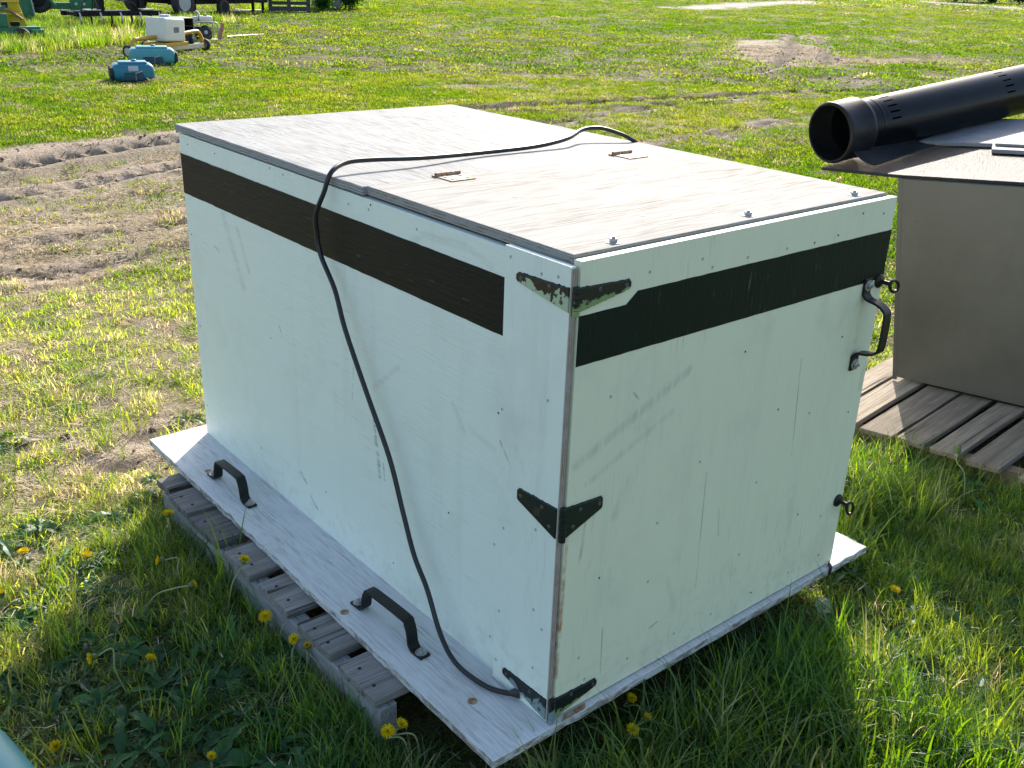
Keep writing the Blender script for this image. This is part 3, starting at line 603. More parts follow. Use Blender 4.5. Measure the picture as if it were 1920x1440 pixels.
# frame of the tilted grey cabinet and its pallet: a along the face, n into depth, k up
ph = math.radians(6); om = math.radians(6)
av = Vector((0, -math.cos(ph), math.sin(ph))); k2 = Vector((0, math.sin(ph), math.cos(ph))); nv = Vector((math.cos(om), 0, 0)) + k2 * math.sin(om); kv = -Vector((1, 0, 0)) * math.sin(om) + k2 * math.cos(om)
FR = Matrix((nv, -av, kv)).transposed().to_4x4(); FR.translation = Vector((2.2046, .5957, GZ - .02))
def framed(name, label, cat):
    o = thing(name, label, cat); o.matrix_world = FR; return o      # local axes: x = depth, y = -a, z = up
pal2 = framed('wooden_pallet', 'tan wooden pallet with gapped planks under the grey metal cabinet', 'pallet')
planks2 = [plank_mesh('plank', 1.15, .100, .018, M['pal_tan'], s + 20) for s in range(3)]
for i, (a0, a1) in enumerate(((-.125, -.020), (-.004, .100), (.125, .246), (.256, .353), (.375, .468), (.497, .603), (.655, .76), (.80, .90))):
    link('plank', planks2[i % 3], pal2, (-.400 - .004 * i + rnd.uniform(-.006, .006), -(a0 + a1) / 2, -.0185 - (.012 if i == 6 else 0)), (0, 0, rnd.uniform(-.012, .012)), (1, (a1 - a0) / .100, 1))
for x in (-.385, .10, .66):
    MB().prism([(.12, -.0195), (.12, -.105), (-.90, -.105), (-.90, -.0195)], x, x + .04, 'yz').build('stringer', M['pal_tan_s'], pal2, .002, seg=1)
MB().prism([(.12, -.106), (.12, -.122), (-.90, -.122), (-.90, -.106)], -.388, -.30, 'yz').build('bottom_board', M['pal_tan_s'], pal2, .002, seg=1)

cab_ = framed('metal_cabinet', 'brown grey sheet metal cabinet on the tan pallet at the right edge', 'cabinet')
CH = .742; CW = .86; CD = .70
MB().box(.004, CD, -CW, -.004, .020, CH).build('body', M['grey_metal'], cab_, .003)
MB().box(.0, .004, -.016, .0, .004, CH).build('corner_flange', M['grey_metal'], cab_, .001)
MB().box(-.0005, .0035, -CW, -.0165, .016, CH - .002).build('face_panel', M['grey_metal'], cab_, .0008)
MB().box(.02, CD - .02, -CW + .02, -.13, .0005, .0195).build('skid', M['dark_steel'], cab_)
RIVET = MB().lathe([(.0045, -.001), (.004, .0008), (.002, .0016), (0, .0018)], n=10).mesh('rivet', M['grey_metal'], smooth=True)
for a_, z_ in ((.073, .60), (.125, .545), (.245, .535), (.085, .36), (.21, .335), (.42, .44)):
    link('rivet', RIVET, cab_, (-.0008, -a_, z_), (0, -math.pi / 2, 0), (.8, .8, .8))
sheet = framed('rubber_sheet', 'black rubber sheet overhanging the top of the grey cabinet', 'sheet')
MB().prism([(.03, .322), (-.004, .0), (.012, -.45), (.02, -.92), (.92, -.92), (.92, .30)], CH + .001, CH + .012).build('sheet', M['sheet'], sheet, .0015, seg=1)
pts = []
sh = MB()   # the sheet's far flap curls up beside the pipe
rows = 14
for j in range(rows + 1):
    u_ = j / rows
    for i in range(9):
        t = i / 8; pts.append((.10 + .62 * u_, .245 - .10 * t - .02 * u_, CH + .014 + .05 * (1 - t) ** 2 * (1 - .75 * u_)))
fs = [(j * 9 + i, j * 9 + i + 1, (j + 1) * 9 + i + 1, (j + 1) * 9 + i) for j in range(rows) for i in range(8)]
nn = len(pts); top = [(x, y, z + .005) for x, y, z in pts]
per = [i for i in range(9)] + [j * 9 + 8 for j in range(1, rows + 1)] + [rows * 9 + i for i in range(7, -1, -1)] + [j * 9 for j in range(rows - 1, 0, -1)]
sh.add(pts + top, [f[::-1] for f in fs] + [tuple(nn + i for i in f) for f in fs] + [(per[i], per[(i + 1) % len(per)], nn + per[(i + 1) % len(per)], nn + per[i]) for i in range(len(per))])
sh.build('curled_flap', M['sheet'], sheet, smooth=True)
brd = framed('flat_board', 'pale grey board lying on the black rubber sheet behind the pipe end', 'board')
MB().prism([(.47, .24), (.485, -.08), (.387, -.125), (.38, -.92), (.98, -.92), (.98, .24)], CH + .016, CH + .030).build('panel', M['pale_board'], brd, .0015, seg=1)
MB().prism([(.44, -.11), (.41, -.9), (.93, -.9), (.93, -.11)], CH + .031, CH + .040).build('panel', M['pale_board'], brd, .0015, seg=1)

# big slotted plastic pipe
pipe = framed('drain_pipe', 'large black slotted plastic pipe lying across the grey cabinet', 'pipe')
th = math.radians(11.5); PR = .112
# local pipe axis: mostly depth, turned slightly towards the viewer; a = -y
ax = Vector((math.cos(th), -math.sin(th), 0)); sdv = Vector((math.sin(th), math.cos(th), 0))
c0 = Vector((.085, .325, CH + .0125 + PR))
PM = Matrix((sdv, Vector((0, 0, 1)), ax)).transposed().to_4x4(); PM.translation = c0
bell = MB().lathe([(.099, .0), (.105, -.001), (.110, .004), (.1105, .012), (.1085, .018), (.1085, .105), (.1095, .112), (.1095, .120), (.104, .130), (.0985, .134), (.0985, .142), (.094, .142), (.094, .128), (.100, .112), (.1005, .012)], PM, 56, close=True).build('bell', M['pipe_bell'], pipe, smooth=True)
def pipe_tube():
    b = MB(); r = .0955; n_ = 96; hs = [.136]
    # rows of slots are cut out every 0.6 m
    sl = [(.215, .262)]
    sl += [(s + .62, e + .62) for s, e in sl] + [(s + 1.24, e + 1.24) for s, e in sl]
    zs = sorted(set([.10, .15, .18, .30, .45, .60, .75, .98, 1.2, 1.35, 1.55, 1.8, 2.0] + [q for s in sl for q in s]))
    for z in zs:
        rr = r
        for k in range(n_): a = 2 * math.pi * k / n_; b.v.append((rr * math.cos(a), rr * math.sin(a), z))
    m = len(zs) * n_
    for z in zs:
        rr = r - .006
        for k in range(n_): a = 2 * math.pi * k / n_; b.v.append((rr * math.cos(a), rr * math.sin(a), z))
    for i in range(len(zs) - 1):
        slot = next((j for j, (s, e) in enumerate(sl) if abs(zs[i] - s) < 1e-6), None)
        for k in range(n_):
            kk = (k + 1) % n_
            cut = slot is not None and k % 4 == 0 and not (46 < k < 62)
            q = (i * n_ + k, i * n_ + kk, (i + 1) * n_ + kk, (i + 1) * n_ + k)
            if not cut:
                b.f.append(q); b.f.append(tuple(m + j for j in q)[::-1])
            else:
                for e in range(4): b.f.append((q[e], q[(e + 1) % 4], m + q[(e + 1) % 4], m + q[e]))
    e = (len(zs) - 1) * n_
    for k in range(n_):
        kk = (k + 1) % n_; b.f.append((k, m + k, m + kk, kk)); b.f.append((e + k, e + kk, m + e + kk, m + e + k))
    b.v = [tuple(PM @ Vector(v)) for v in b.v]; return b
pt = pipe_tube(); pt.build('tube', M['pipe'], pipe, smooth=True)
MB().lathe([(.0962, .176), (.0968, .177), (.0968, .181), (.0962, .182)], PM, 56).build('ring_seam', M['pipe'], pipe, smooth=True)

# ------------------------------------------------------------------ plastic tanks
def rounded_box(mb, hx, hy, hz, r, M_=None, seg=5):
    # superellipsoid-like rounded box centred at origin
    bm = bmesh.new(); bmesh.ops.create_cube(bm, size=2.0)
    for v in bm.verts: v.co = Vector((v.co.x * hx, v.co.y * hy, v.co.z * hz))
    bmesh.ops.bevel(bm, geom=list(bm.edges), offset=r, segments=seg, affect='EDGES', profile=0.5, clamp_overlap=True)
    bm.verts.index_update()
    mb.add([(M_ @ v.co if M_ else v.co.copy()) for v in bm.verts], [tuple(v.index for v in f.verts) for f in bm.faces]); bm.free(); return mb
def wheel(parent, loc, r, w, yaw, tyre_m, rim_m, name='wheel'):
    # axle along local X turned by yaw
    Mx = Matrix.Translation(loc) @ Matrix.Rotation(yaw, 4, 'Z') @ Matrix.Rotation(math.pi / 2, 4, 'Y')
    ty = MB().lathe([(r * .60, -w * .42), (r * .80, -w * .5), (r * .95, -w * .42), (r, -w * .25), (r, w * .25), (r * .95, w * .42), (r * .80, w * .5), (r * .60, w * .42)], Mx, 28, close=True).build(name, tyre_m, parent, smooth=True)
    MB().lathe([(r * .605, -w * .40), (r * .56, -w * .30), (r * .52, -w * .1), (r * .20, -w * .05), (r * .18, -w * .25), (0, -w * .25)], Mx, 20).build('rim', rim_m, ty, smooth=True)
    MB().lathe([(r * .605, w * .40), (r * .56, w * .30), (r * .52, w * .1), (r * .20, w * .05), (r * .18, w * .25), (0, w * .25)], Mx, 20).build('rim', rim_m, ty, smooth=True)
    return ty
def tank(name, label, loc, rz, lx, ly, lz, mat, wheels=1, sticker=True, tilt=0.0):
    t = thing(name, label, 'tank', (loc[0], loc[1], gz(loc[0], loc[1])), rz, 'portable plastic tanks on the grass')
    rounded_box(MB(), lx / 2, ly / 2, lz / 2, min(lx, ly, lz) * .34, Matrix.Translation((0, 0, lz / 2 + .005))).build('body', mat, t, smooth=True)
    rounded_box(MB(), lx * .34, ly * .36, .02, .015, Matrix.Translation((0, 0, lz + .008))).build('top_ridge', mat, t, smooth=True)
    MB().lathe([(.030, 0), (.030, .022), (.024, .028), (0, .028)], Matrix.Translation((0.02, -.02, lz + .022)), 14).build('cap', mat, t, smooth=True)
    if sticker: MB().box(-.06, .055, -ly / 2 - .003, -ly / 2 + .0, lz * .62, lz * .92).build('sticker', M['label_grey'], t)
    rounded_box(MB(), lx * .22, .012, lz * .22, .011, Matrix.Translation((.0, -ly / 2 - .004, lz * .27))).build('recess_shade', M['tank_shade'], t, smooth=True)  # raised dark panel, paints the shade of a recess
    for sx_ in (-.36, .36): rounded_box(MB(), .012, ly * .40, lz * .47, .011, Matrix.Translation((lx * sx_, 0, lz / 2 + .006))).build('rib', mat, t, smooth=True)
    MB().tube([(-.10, -ly / 2 - .004, lz * .52), (-.09, -ly / 2 - .018, lz * .53), (.06, -ly / 2 - .018, lz * .53), (.07, -ly / 2 - .004, lz * .52)], .008, 8).build('grip', mat, t, smooth=True)
    MB().tube([(.02, -ly / 2 - .01, .02), (.02, -ly / 2 - .03, .10), (.10, -ly / 2 - .03, .13)], .008, 8).build('outlet', M['alu'], t, smooth=True)
    sx = -1 if wheels == 1 else 1
    for yy in (-.10, .10): wheel(t, (sx * (lx / 2 + .012), yy * ly / .4, .085), .085, .035, 0, M['tyre'], M['tyre'])
    return t
tank('holding_tank', 'small dark blue wheeled plastic tank, nearest of the row in the grass', (3.54, 11.76), math.radians(-16), .49, .36, .20, M['blue_tank'], 1)
tank('holding_tank', 'larger teal plastic tank between the blue tank and the yellow sprayer', (4.52, 13.66), math.radians(-18), .62, .38, .215, M['teal_tank'], 2, False)
tk = tank('holding_tank', 'teal plastic tank of which only a rounded edge shows at bottom left corner', (-1.075, .40), math.radians(8), .56, .44, .17, M['teal_tank'], 1, False)

# ------------------------------------------------------------------ yard sprayer
spr = thing('yard_sprayer', 'yellow framed sprayer with white tank on small wheels', 'sprayer', (5.30, 15.0, gz(5.3, 15.0)), math.radians(30))
MB().tube(catmull([(-.86, 0, .04), (-.84, 0, .18), (-.78, 0, .24), (-.70, 0, .26), (-.2, 0, .27), (.2, 0, .28), (.68, 0, .31), (.78, 0, .29), (.84, 0, .21), (.88, 0, .04)], 5), .032, 10).build('frame', M['frame_yellow'], spr, smooth=True)
MB().box(-.31, .25, -.20, .22, .135, .190).build('cradle', M['frame_yellow'], spr, .008)
MB().box(-.05, .0, -.03, .03, .05, .134).build('mast', M['frame_yellow'], spr, .006)
MB().box(-.80, .84, -.05, .05, .05, .13).build('boom', M['alu'], spr, .01)
tkb = rounded_box(MB(), .245, .19, .175, .04, Matrix.Translation((-.03, 0, .372)) @ Matrix.Rotation(math.radians(3), 4, 'Y')).build('tank', M['poly_white'], spr, smooth=True)
MB().lathe([(.085, 0), (.085, .03), (.075, .045), (0, .05)], Matrix.Translation((-.05, -.02, .545)), 20).build('lid', M['label_grey'], tkb, smooth=True)
MB().box(-.075, .045, -.1945, -.1905, .33, .41).build('sticker', M['concrete'], tkb)
MB().box(.0, .08, -.06, .06, .131, .18).build('pump', M['dark_steel'], spr, .01)
for x in (.35, .55): MB().lathe([(.05, 0), (.055, .02), (.055, .08), (.04, .10), (.04, .13), (0, .13)], Matrix.Translation((x, 0, .131)), 14).build('filter_bowl', M['dark_steel'], spr, smooth=True)
for x in (-.92, .93): wheel(spr, (x, 0, .095), .095, .06, 0, M['tyre'], M['alu'])
wheel(spr, (.1, .5, .09), .09, .05, 0, M['tyre'], M['alu'])
MB().tube([(0, 0, .16), (.05, .25, .13), (.1, .5, .1)], .02, 8).build('drawbar', M['frame_yellow'], spr)
# open black crate beside the sprayer tank
cr = thing('plastic_crate', 'open black crate with a pale rim behind the sprayer tank', 'crate', (5.85, 15.85, gz(5.85, 15.85)), math.radians(12))
MB().box(-.17, .17, -.16, .16, .26, .275).box(-.17, .17, .145, .16, .275, .50).box(-.17, -.155, -.16, .145, .275, .50).box(.155, .17, -.16, .145, .275, .50).box(-.155, .155, -.16, .145, .38, .395).build('shell', M['wire'], cr, .004, seg=1)
MB().box(-.175, .175, -.165, .165, .502, .515).box(.1705, .178, -.165, -.15, .27, .50).build('rim', M['alu'], cr, .002, seg=1)
MB().box(-.15, .15, -.14, .14, .0, .258).build('stand', M['dark_steel'], cr, .01)

# engine driven pump
en = thing('engine_pump', 'small engine pump with white fuel tank and tube frame near the sprayer', 'pump', (7.02, 17.60, gz(7.02, 17.60)), math.radians(-12))
for y in (-.2, .2): MB().tube(catmull([(-.22, y, .02), (-.22, y, .27), (-.16, y, .33), (.16, y, .33), (.22, y, .27), (.22, y, .02)], 4), .016, 8).build('frame_hoop', M['alu'], en, smooth=True)
MB().box(-.24, .24, -.22, .22, .01, .035).build('base_plate', M['alu'], en, .005)
MB().box(-.15, .13, -.12, .14, .04, .25).build('block', M['dark_steel'], en, .02)
MB().lathe([(.11, 0), (.12, .02), (.12, .06), (.09, .09), (0, .09)], Matrix.Translation((.0, -.12, .16)) @ Matrix.Rotation(math.pi / 2, 4, 'X'), 24).build('fan_cover', M['wire'], en, smooth=True)
MB().lathe([(.035, 0), (.035, .012), (0, .014)], Matrix.Translation((.0, -.212, .16)) @ Matrix.Rotation(math.pi / 2, 4, 'X'), 16).build('starter_cup', M['label_grey'], en, smooth=True)
rounded_box(MB(), .12, .11, .05, .04, Matrix.Translation((.05, 0, .385))).build('fuel_tank', M['poly_white'], en, smooth=True)
MB().lathe([(.035, 0), (.035, .02), (0, .025)], Matrix.Translation((.05, 0, .435)), 14).build('fuel_cap', M['dark_steel'], en, smooth=True)
rounded_box(MB(), .055, .06, .05, .025, Matrix.Translation((-.14, 0, .37))).build('air_filter', M['alu'], en, smooth=True)
MB().tube([(-.08, 0, .33), (-.06, 0, .47), (-.11, 0, .52)], .018, 8).build('exhaust', M['alu'], en, smooth=True)
MB().box(-.03, .03, -.02, .02, .02, .34, Matrix.Translation((.23, -.22, 0)) @ Matrix.Rotation(.25, 4, 'Y')).build('belt_guard', M['red_paint'], en, .008)
MB().lathe([(.07, 0), (.07, .10), (.05, .13), (0, .13)], Matrix.Translation((-.31, -.05, .14)) @ Matrix.Rotation(math.pi / 2, 4, 'Y'), 18).build('pump_housing', M['alu'], en, smooth=True)
rod = MB().tube([(7.55, 17.75, gz(7.55, 17.75) + .05), (8.1, 18.0, gz(8.1, 18) + .06), (8.5, 18.15, gz(8.5, 18.15) + .05)], .010, 6).build('steel_rod', M['alu']); tag(rod, 'thin pale rod lying in the grass right of the engine pump', 'rod')

# ------------------------------------------------------------------ dark toolbar with tines
cu = thing('tine_toolbar', 'black steel toolbar with tines standing in tall grass', 'implement', (6.55, 20.6, gz(6.55, 20.6)), math.radians(9))
MB().box(-.92, .92, -.06, .06, .27, .37).build('beam', M['dark_steel'], cu, .01)
MB().box(-.9, .9, .55, .65, .26, .35).build('beam', M['dark_steel'], cu, .01)
for x in (-.8, 0, .8): MB().box(x - .05, x + .05, .061, .549, .28, .34).build('cross_member', M['dark_steel'], cu, .008)
for i in range(9):
    x = -.86 + i * .215
    MB().strap(catmull([(x, -.062, .34), (x, -.10, .26), (x, -.10, .16), (x, -.04, .06), (x, .0, .01)], 4), .035, .012, (1, 0, 0)).build('tine', M['alu'] if i % 2 == 0 else M['dark_steel'], cu)
for x in (-.36, .36): MB().box(x - .06, x + .06, -.03, .09, .371, 1.45).build('upright_post', M['dark_steel'], cu, .01)
MB().box(-.45, .45, -.04, .10, 1.451, 1.56).build('top_beam', M['dark_steel'], cu, .01)
for x in (-.72, .44): MB().box(x, x + .30, -.10, .10, .372, .40).build('clamp_plate', M['alu'], cu, .006)
MB().tube(catmull([(-.78, 0, .37), (-.75, -.02, .52), (-.60, -.04, .62), (-.38, -.05, .63), (-.05, -.05, .58), (.28, -.05, .52), (.34, -.05, .46)], 5), .018, 8).build('hydraulic_hose', M['wire'], cu, smooth=True)
MB().tube(catmull([(-.56, 0, .38), (-.54, -.05, .6), (-.48, -.07, .46), (-.44, -.05, .40)], 5), .016, 8).build('hydraulic_hose', M['wire'], cu, smooth=True)
MB().prism([(.43, .41), (.56, .41), (.54, .55), (.48, .62), (.43, .58)], -.06, .06, 'xz').build('bracket', M['dark_steel'], cu, .008)

# ------------------------------------------------------------------ yellow and green machines at the upper left
ye = thing('seed_drill', 'yellow hopper on a green frame cut off by the left edge', 'implement', (3.73, 18.65, gz(3.73, 18.65)), math.radians(-8))
hp = MB()
hp.add([(-1.4, -.3, .10), (.50, -.3, .10), (.50, .3, .10), (-1.4, .3, .10), (-1.4, -.42, .62), (.36, -.42, .62), (.36, .42, .62), (-1.4, .42, .62)], [(0, 3, 2, 1), (4, 5, 6, 7), (0, 1, 5, 4), (1, 2, 6, 5), (2, 3, 7, 6), (3, 0, 4, 7)])
hop = hp.build('hopper', M['yellow'], ye, .012)
MB().box(-1.42, .37, -.45, .45, .622, .68).build('hopper_lid', M['yellow'], hop, .012)
MB().box(-1.4, .40, -.435, -.36, .42, .47).build('rib', M['yellow'], hop, .01)
MB().tube([(-.7, -.47, .50), (.10, -.48, .52), (.20, -.48, .50), (.38, -.50, .36)], .024, 8).build('crank', M['rust'], ye, smooth=True)
MB().lathe([(.09, 0), (.09, .04), (0, .05)], Matrix.Translation((-.30, -.44, .47)) @ Matrix.Rotation(math.pi / 2, 4, 'X'), 16).build('gear', M['rust'], ye, smooth=True)
MB().box(-1.6, .56, -1.12, -1.0, .16, .28).build('beam', M['farm_green'], ye, .01)
MB().box(-1.6, .46, -1.10, -1.02, .05, .10).build('lower_rail', M['alu'], ye, .008)
MB().box(.40, .60, -1.2, -.31, .05, .24).build('end_plate', M['farm_green'], ye, .01)
MB().strap([(-.52, -1.06, .28), (.08, -1.02, .60)], .13, .05, (0, 1, 0)).build('brace', M['farm_green'], ye, .008)
MB().box(.03, .12, -1.06, -.96, .57, .66).build('pivot', M['dark_steel'], ye, .01)
MB().box(-.08, .08, -1.14, -.98, .281, .48).build('bracket', M['farm_green'], ye, .01)
MB().box(.12, .26, -1.10, -.97, .29, .36).build('bearing_block', M['dark_steel'], ye, .02)
wheel(ye, (.25, -1.22, .12), .15, .06, .9, M['tyre'], M['dark_steel'])

gr = thing('green_cultivator', 'dark green farm implement with beams and plates behind the yellow hopper', 'implement', (5.75, 22.3, gz(5.75, 22.3)), math.radians(-6))
MB().box(-.9, .85, -.06, .06, .30, .43).build('beam', M['farm_green'], gr, .01)
MB().box(-.2, .85, -.05, .05, .55, .64).build('upper_beam', M['farm_green'], gr, .01)
MB().box(.36, .80, -.09, -.061, .14, .54).build('side_plate', M['farm_green'], gr, .008)
for x in (.48, .64): MB().lathe([(.035, 0), (.035, .02), (0, .025)], Matrix.Translation((x, -.09, .40)) @ Matrix.Rotation(math.pi / 2, 4, 'X'), 14).build('bolt_head', M['alu'], gr, smooth=True)
MB().prism([(-.92, 0), (-.42, 0), (-.36, .42), (-.52, .56), (-.92, .56)], -.25, -.20, 'xz').build('shield', M['farm_green'], gr, .01)
wheel(gr, (-.25, -.05, .50), .28, .14, 1.2, M['tyre'], M['dark_steel'])
MB().strap([(-.45, -.35, .95), (.02, -.35, .38)], .11, .05, (0, 1, 0)).build('brace', M['farm_green'], gr, .008)
MB().strap([(-.14, -.30, .92), (.22, -.30, .58)], .11, .05, (0, 1, 0)).build('brace', M['teal_tank'], gr, .008)
MB().strap([(-.80, -.4, 1.0), (-.44, -.4, .52), (-.40, -.4, .16)], .03, .02, (0, 1, 0)).build('linkage', M['alu'], gr)
MB().strap([(.83, -.09, .1), (.83, -.09, .50), (.74, -.09, .72)], .05, .03, (0, 1, 0)).build('end_arm', M['farm_green'], gr)
MB().box(.852, .92, -.2, .2, .05, .68).build('end_plate', M['farm_green'], gr, .01)

# ------------------------------------------------------------------ trailer
tr = thing('flat_trailer', 'dark trailer with tall sides and a large tyre parked in the background', 'trailer', (10.49, 26.18, gz(10.49, 26.18)), math.radians(20.4)); tr.scale = (.88, .88, .88)
for s_ in (-.62, .62): MB().box(-1.5, 1.9, s_ - .05, s_ + .05, .30, .44).build('chassis_rail', M['dark_steel'], tr, .01)
for x in (-1.4, -.6, .3, 1.2, 1.85): MB().box(x - .05, x + .05, -.569, .569, .32, .42).build('cross_member', M['dark_steel'], tr, .01)
MB().box(-1.6, 2.7, -.80, .80, .442, .52).build('deck', M['dark_steel'], tr, .01)
for s_ in (-.80, .77):
    for zz in (.522, .90, 1.28, 1.66, 2.04): MB().box(-1.6, 2.7, s_, s_ + .03, zz, zz + .34).build('side_board', M['dark_steel'], tr, .008)
for i in range(5): MB().box(-1.45 + i * .78, -1.38 + i * .78, -.86, -.802, .35, 2.4).build('stake', M['dark_steel'], tr, .008)
for s_ in (-.98, .98): wheel(tr, (-1.30, s_, .37), .37, .24, math.pi / 2, M['tyre'], M['rim'])
MB().tube([(-1.30, -.90, .37), (-1.30, .90, .37)], .04, 8).build('axle', M['dark_steel'], tr)
for s_ in (-.9, .9): wheel(tr, (.35, s_, .22), .22, .16, math.pi / 2, M['tyre'], M['dark_steel'])
MB().box(-.85, -.62, -.80, -.70, .12, .44).build('step_box', M['dark_steel'], tr, .01)
MB().box(-2.0, -1.601, -.7, .7, .42, .50).build('rear_bar', M['dark_steel'], tr, .01)
MB().strap([(1.8, -.6, .38), (2.9, -.05, .32)], .10, .08, (0, 0, 1)).strap([(1.8, .6, .38), (2.9, .05, .32)], .10, .08, (0, 0, 1)).build('drawbar', M['dark_steel'], tr)
MB().box(2.8, 3.2, -.06, .06, .28, .37).build('hitch', M['dark_steel'], tr, .012)
MB().tube([(3.0, 0, .52), (3.0, 0, .37)], .04, 10).build('hitch_pin', M['dark_steel'], tr)
for x in (2.3, 2.75): MB().box(x, x + .07, -.25, -.18, .0, .34).build('jack_leg', M['dark_steel'], tr, .008)
tb = thing('timber_beam', 'pale timber beam lying under the trailer drawbar', 'timber', (12.2, 27.0, gz(12.2, 27.0)), math.radians(22))
MB().box(-.9, .9, -.12, .12, .0, .07).build('beam', M['white_post'], tb, .008)

# upright pallet, post, concrete block
fp = thing('upright_pallet', 'dark wooden pallet standing on edge right of the trailer', 'pallet', (13.85, 27.15, gz(13.85, 27.15)), math.radians(-18))
M['dark_wood'] = weathered('dark_grey_pallet_wood', (0.07, 0.07, 0.075), (0.13, 0.13, 0.135))  # darker grey wood tone for the upright pallet
for i, z in enumerate((.02, .19, .34, .49, .64, .79)):
    MB().box(-.60, .60, -.04, -.02, z, z + (.13 if i == 0 else .10)).build('plank', M['dark_wood'], fp, .004)
for x in (-.60, -.06, .51): MB().box(x, x + .10, -.019, .08, .0, .92).build('stringer', M['dark_wood'], fp, .004)
ps = thing('fence_post', 'pale weathered post standing between upright pallet and shrub', 'post', (15.3, 28.3, gz(15.3, 28.3)))
MB().box(-.07, .07, -.07, .07, 0, 1.3).build('shaft', M['white_post'], ps, .012)
MB().add([(-.08, -.08, 1.3), (.08, -.08, 1.3), (.08, .08, 1.3), (-.08, .08, 1.3), (0, 0, 1.37)], [(0, 3, 2, 1), (0, 1, 4), (1, 2, 4), (2, 3, 4), (3, 0, 4)]).build('cap', M['white_post'], ps)
cbk = thing('concrete_block', 'grey concrete block between two green shrubs in the background', 'block', (15.8, 28.2, gz(15.8, 28.2)), math.radians(-20))
MB().box(-.30, .30, -.28, .28, 0, .62).build('body', M['concrete'], cbk, .03)
MB().tube([(-.1, 0, .61), (-.09, 0, .70), (.09, 0, .70), (.1, 0, .61)], .015, 8).build('lifting_loop', M['dark_steel'], cbk)

# ------------------------------------------------------------------ vegetation
def leaf_material(name, use_tint=True, base=(0.08, 0.14, 0.02), trans=0.5, gloss=0.35, dhue=0.07, shiny=False, tval=2.3, dval=.72, vr_=.8, sat=.80):
    n = NT(name)
    if use_tint:
        a = n.new('ShaderNodeAttribute'); a.attribute_type = 'INSTANCER'; a.attribute_name = 'tint'; c = a.outputs['Color']
    else:
        c = n.mix(n.noise(n.coords(), 3, 3), tuple(x * .7 for x in base), tuple(x * 1.3 for x in base))
    vr = n.new('ShaderNodeAttribute'); vr.attribute_name = 'shade'
    hs = n.new('ShaderNodeHueSaturation'); n.l.new(c, hs.inputs['Color']); n.set(hs, 'Value', n.math('MULTIPLY_ADD', vr.outputs['Fac'], vr_, 1 - vr_ / 2)); n.set(hs, 'Hue', n.math('MULTIPLY_ADD', vr.outputs['Fac'], -.03, .515))
    c = hs.outputs[0]
    hd = n.new('ShaderNodeHueSaturation'); n.l.new(c, hd.inputs['Color']); hd.inputs['Hue'].default_value = .5 + dhue; hd.inputs['Saturation'].default_value = sat; hd.inputs['Value'].default_value = dval
    if shiny:
        d = n.new('ShaderNodeBsdfPrincipled'); n.l.new(hd.outputs[0], d.inputs['Base Color']); d.inputs['Roughness'].default_value = gloss; d.inputs['Specular IOR Level'].default_value = 0.3
    else:
        d = n.new('ShaderNodeBsdfDiffuse'); n.l.new(hd.outputs[0], d.inputs['Color'])
    t = n.new('ShaderNodeBsdfTranslucent'); h2 = n.new('ShaderNodeHueSaturation'); n.l.new(c, h2.inputs['Color']); h2.inputs['Saturation'].default_value = 1.15; h2.inputs['Value'].default_value = tval; h2.inputs['Hue'].default_value = .488
    n.l.new(h2.outputs[0], t.inputs['Color'])
    mx = n.new('ShaderNodeMixShader'); mx.inputs[0].default_value = trans; n.l.new(d.outputs[0], mx.inputs[1]); n.l.new(t.outputs[0], mx.inputs[2]); n.l.new(mx.outputs[0], n.out.inputs[0]); return n.m
M['grass'] = leaf_material('grass_blade', trans=.55, gloss=.45, shiny=True, vr_=1.15)
M['grass_far'] = leaf_material('field_grass_blade', trans=.55, vr_=.45)
M['leaf'] = leaf_material('broad_leaf', trans=.4, gloss=.42, shiny=True)
M['straw'] = leaf_material('dry_straw', trans=.25, dhue=0.0, tval=1.1, dval=1.0)
M['blade'] = leaf_material('tall_grass_blade', trans=.5, gloss=.4, shiny=True)
def raw_mesh(name, V, F, shade, mat):
    me = bpy.data.meshes.new(name); me.from_pydata(V, [], F); me.materials.append(mat)
    a = me.attributes.new('shade', 'FLOAT', 'POINT'); a.data.foreach_set('value', np.array(shade, 'f')); me.update(); return me
def tuft(name, r, nb, rad, h0, h1, w, lean, mat, segs=3, flat=0.0):
    V = []; F = []; S = []
    for _ in range(nb):
        a = r.uniform(0, 6.283); rr = rad * math.sqrt(r.random()); bx_, by_ = rr * math.cos(a), rr * math.sin(a)
        h = r.uniform(h0, h1) * (1 - .25 * rr / max(rad, 1e-6)); az = r.uniform(0, 6.283); ln = abs(r.gauss(0, lean)) + .05 + flat; cv = r.uniform(.2, 1.1)
        dx, dy = math.cos(az), math.sin(az); px, py = -dy, dx; tw = r.uniform(-.6, .6); ww = w * r.uniform(.6, 1.25); s = r.random(); b = len(V); ang = ln; x = y_ = 0.0
        sx = px * math.cos(tw) + dx * math.sin(tw); sy = py * math.cos(tw) + dy * math.sin(tw)
        for k in range(segs + 1):
            t = k / segs; wk = ww * (1 - t ** 1.8) * (.75 + .5 * t if t < .5 else 1.0)
            cx, cy, cz = bx_ + dx * x, by_ + dy * x, max(y_, -.005) + (0.004 if flat else 0)
            if k < segs:
                V += [(cx - sx * wk / 2, cy - sy * wk / 2, cz), (cx + sx * wk / 2, cy + sy * wk / 2, cz)]; S += [s, s]
            else: V.append((cx, cy, cz)); S.append(s)
            x += math.sin(ang) * h / segs; y_ += math.cos(ang) * h / segs; ang += cv * (1.6 if t > .3 else .8) / segs * (1 + lean)
        for k in range(segs - 1): F.append((b + 2 * k, b + 2 * k + 1, b + 2 * k + 3, b + 2 * k + 2))
        F.append((b + 2 * segs - 2, b + 2 * segs - 1, b + 2 * segs))
    return raw_mesh(name, V, F, S, mat)
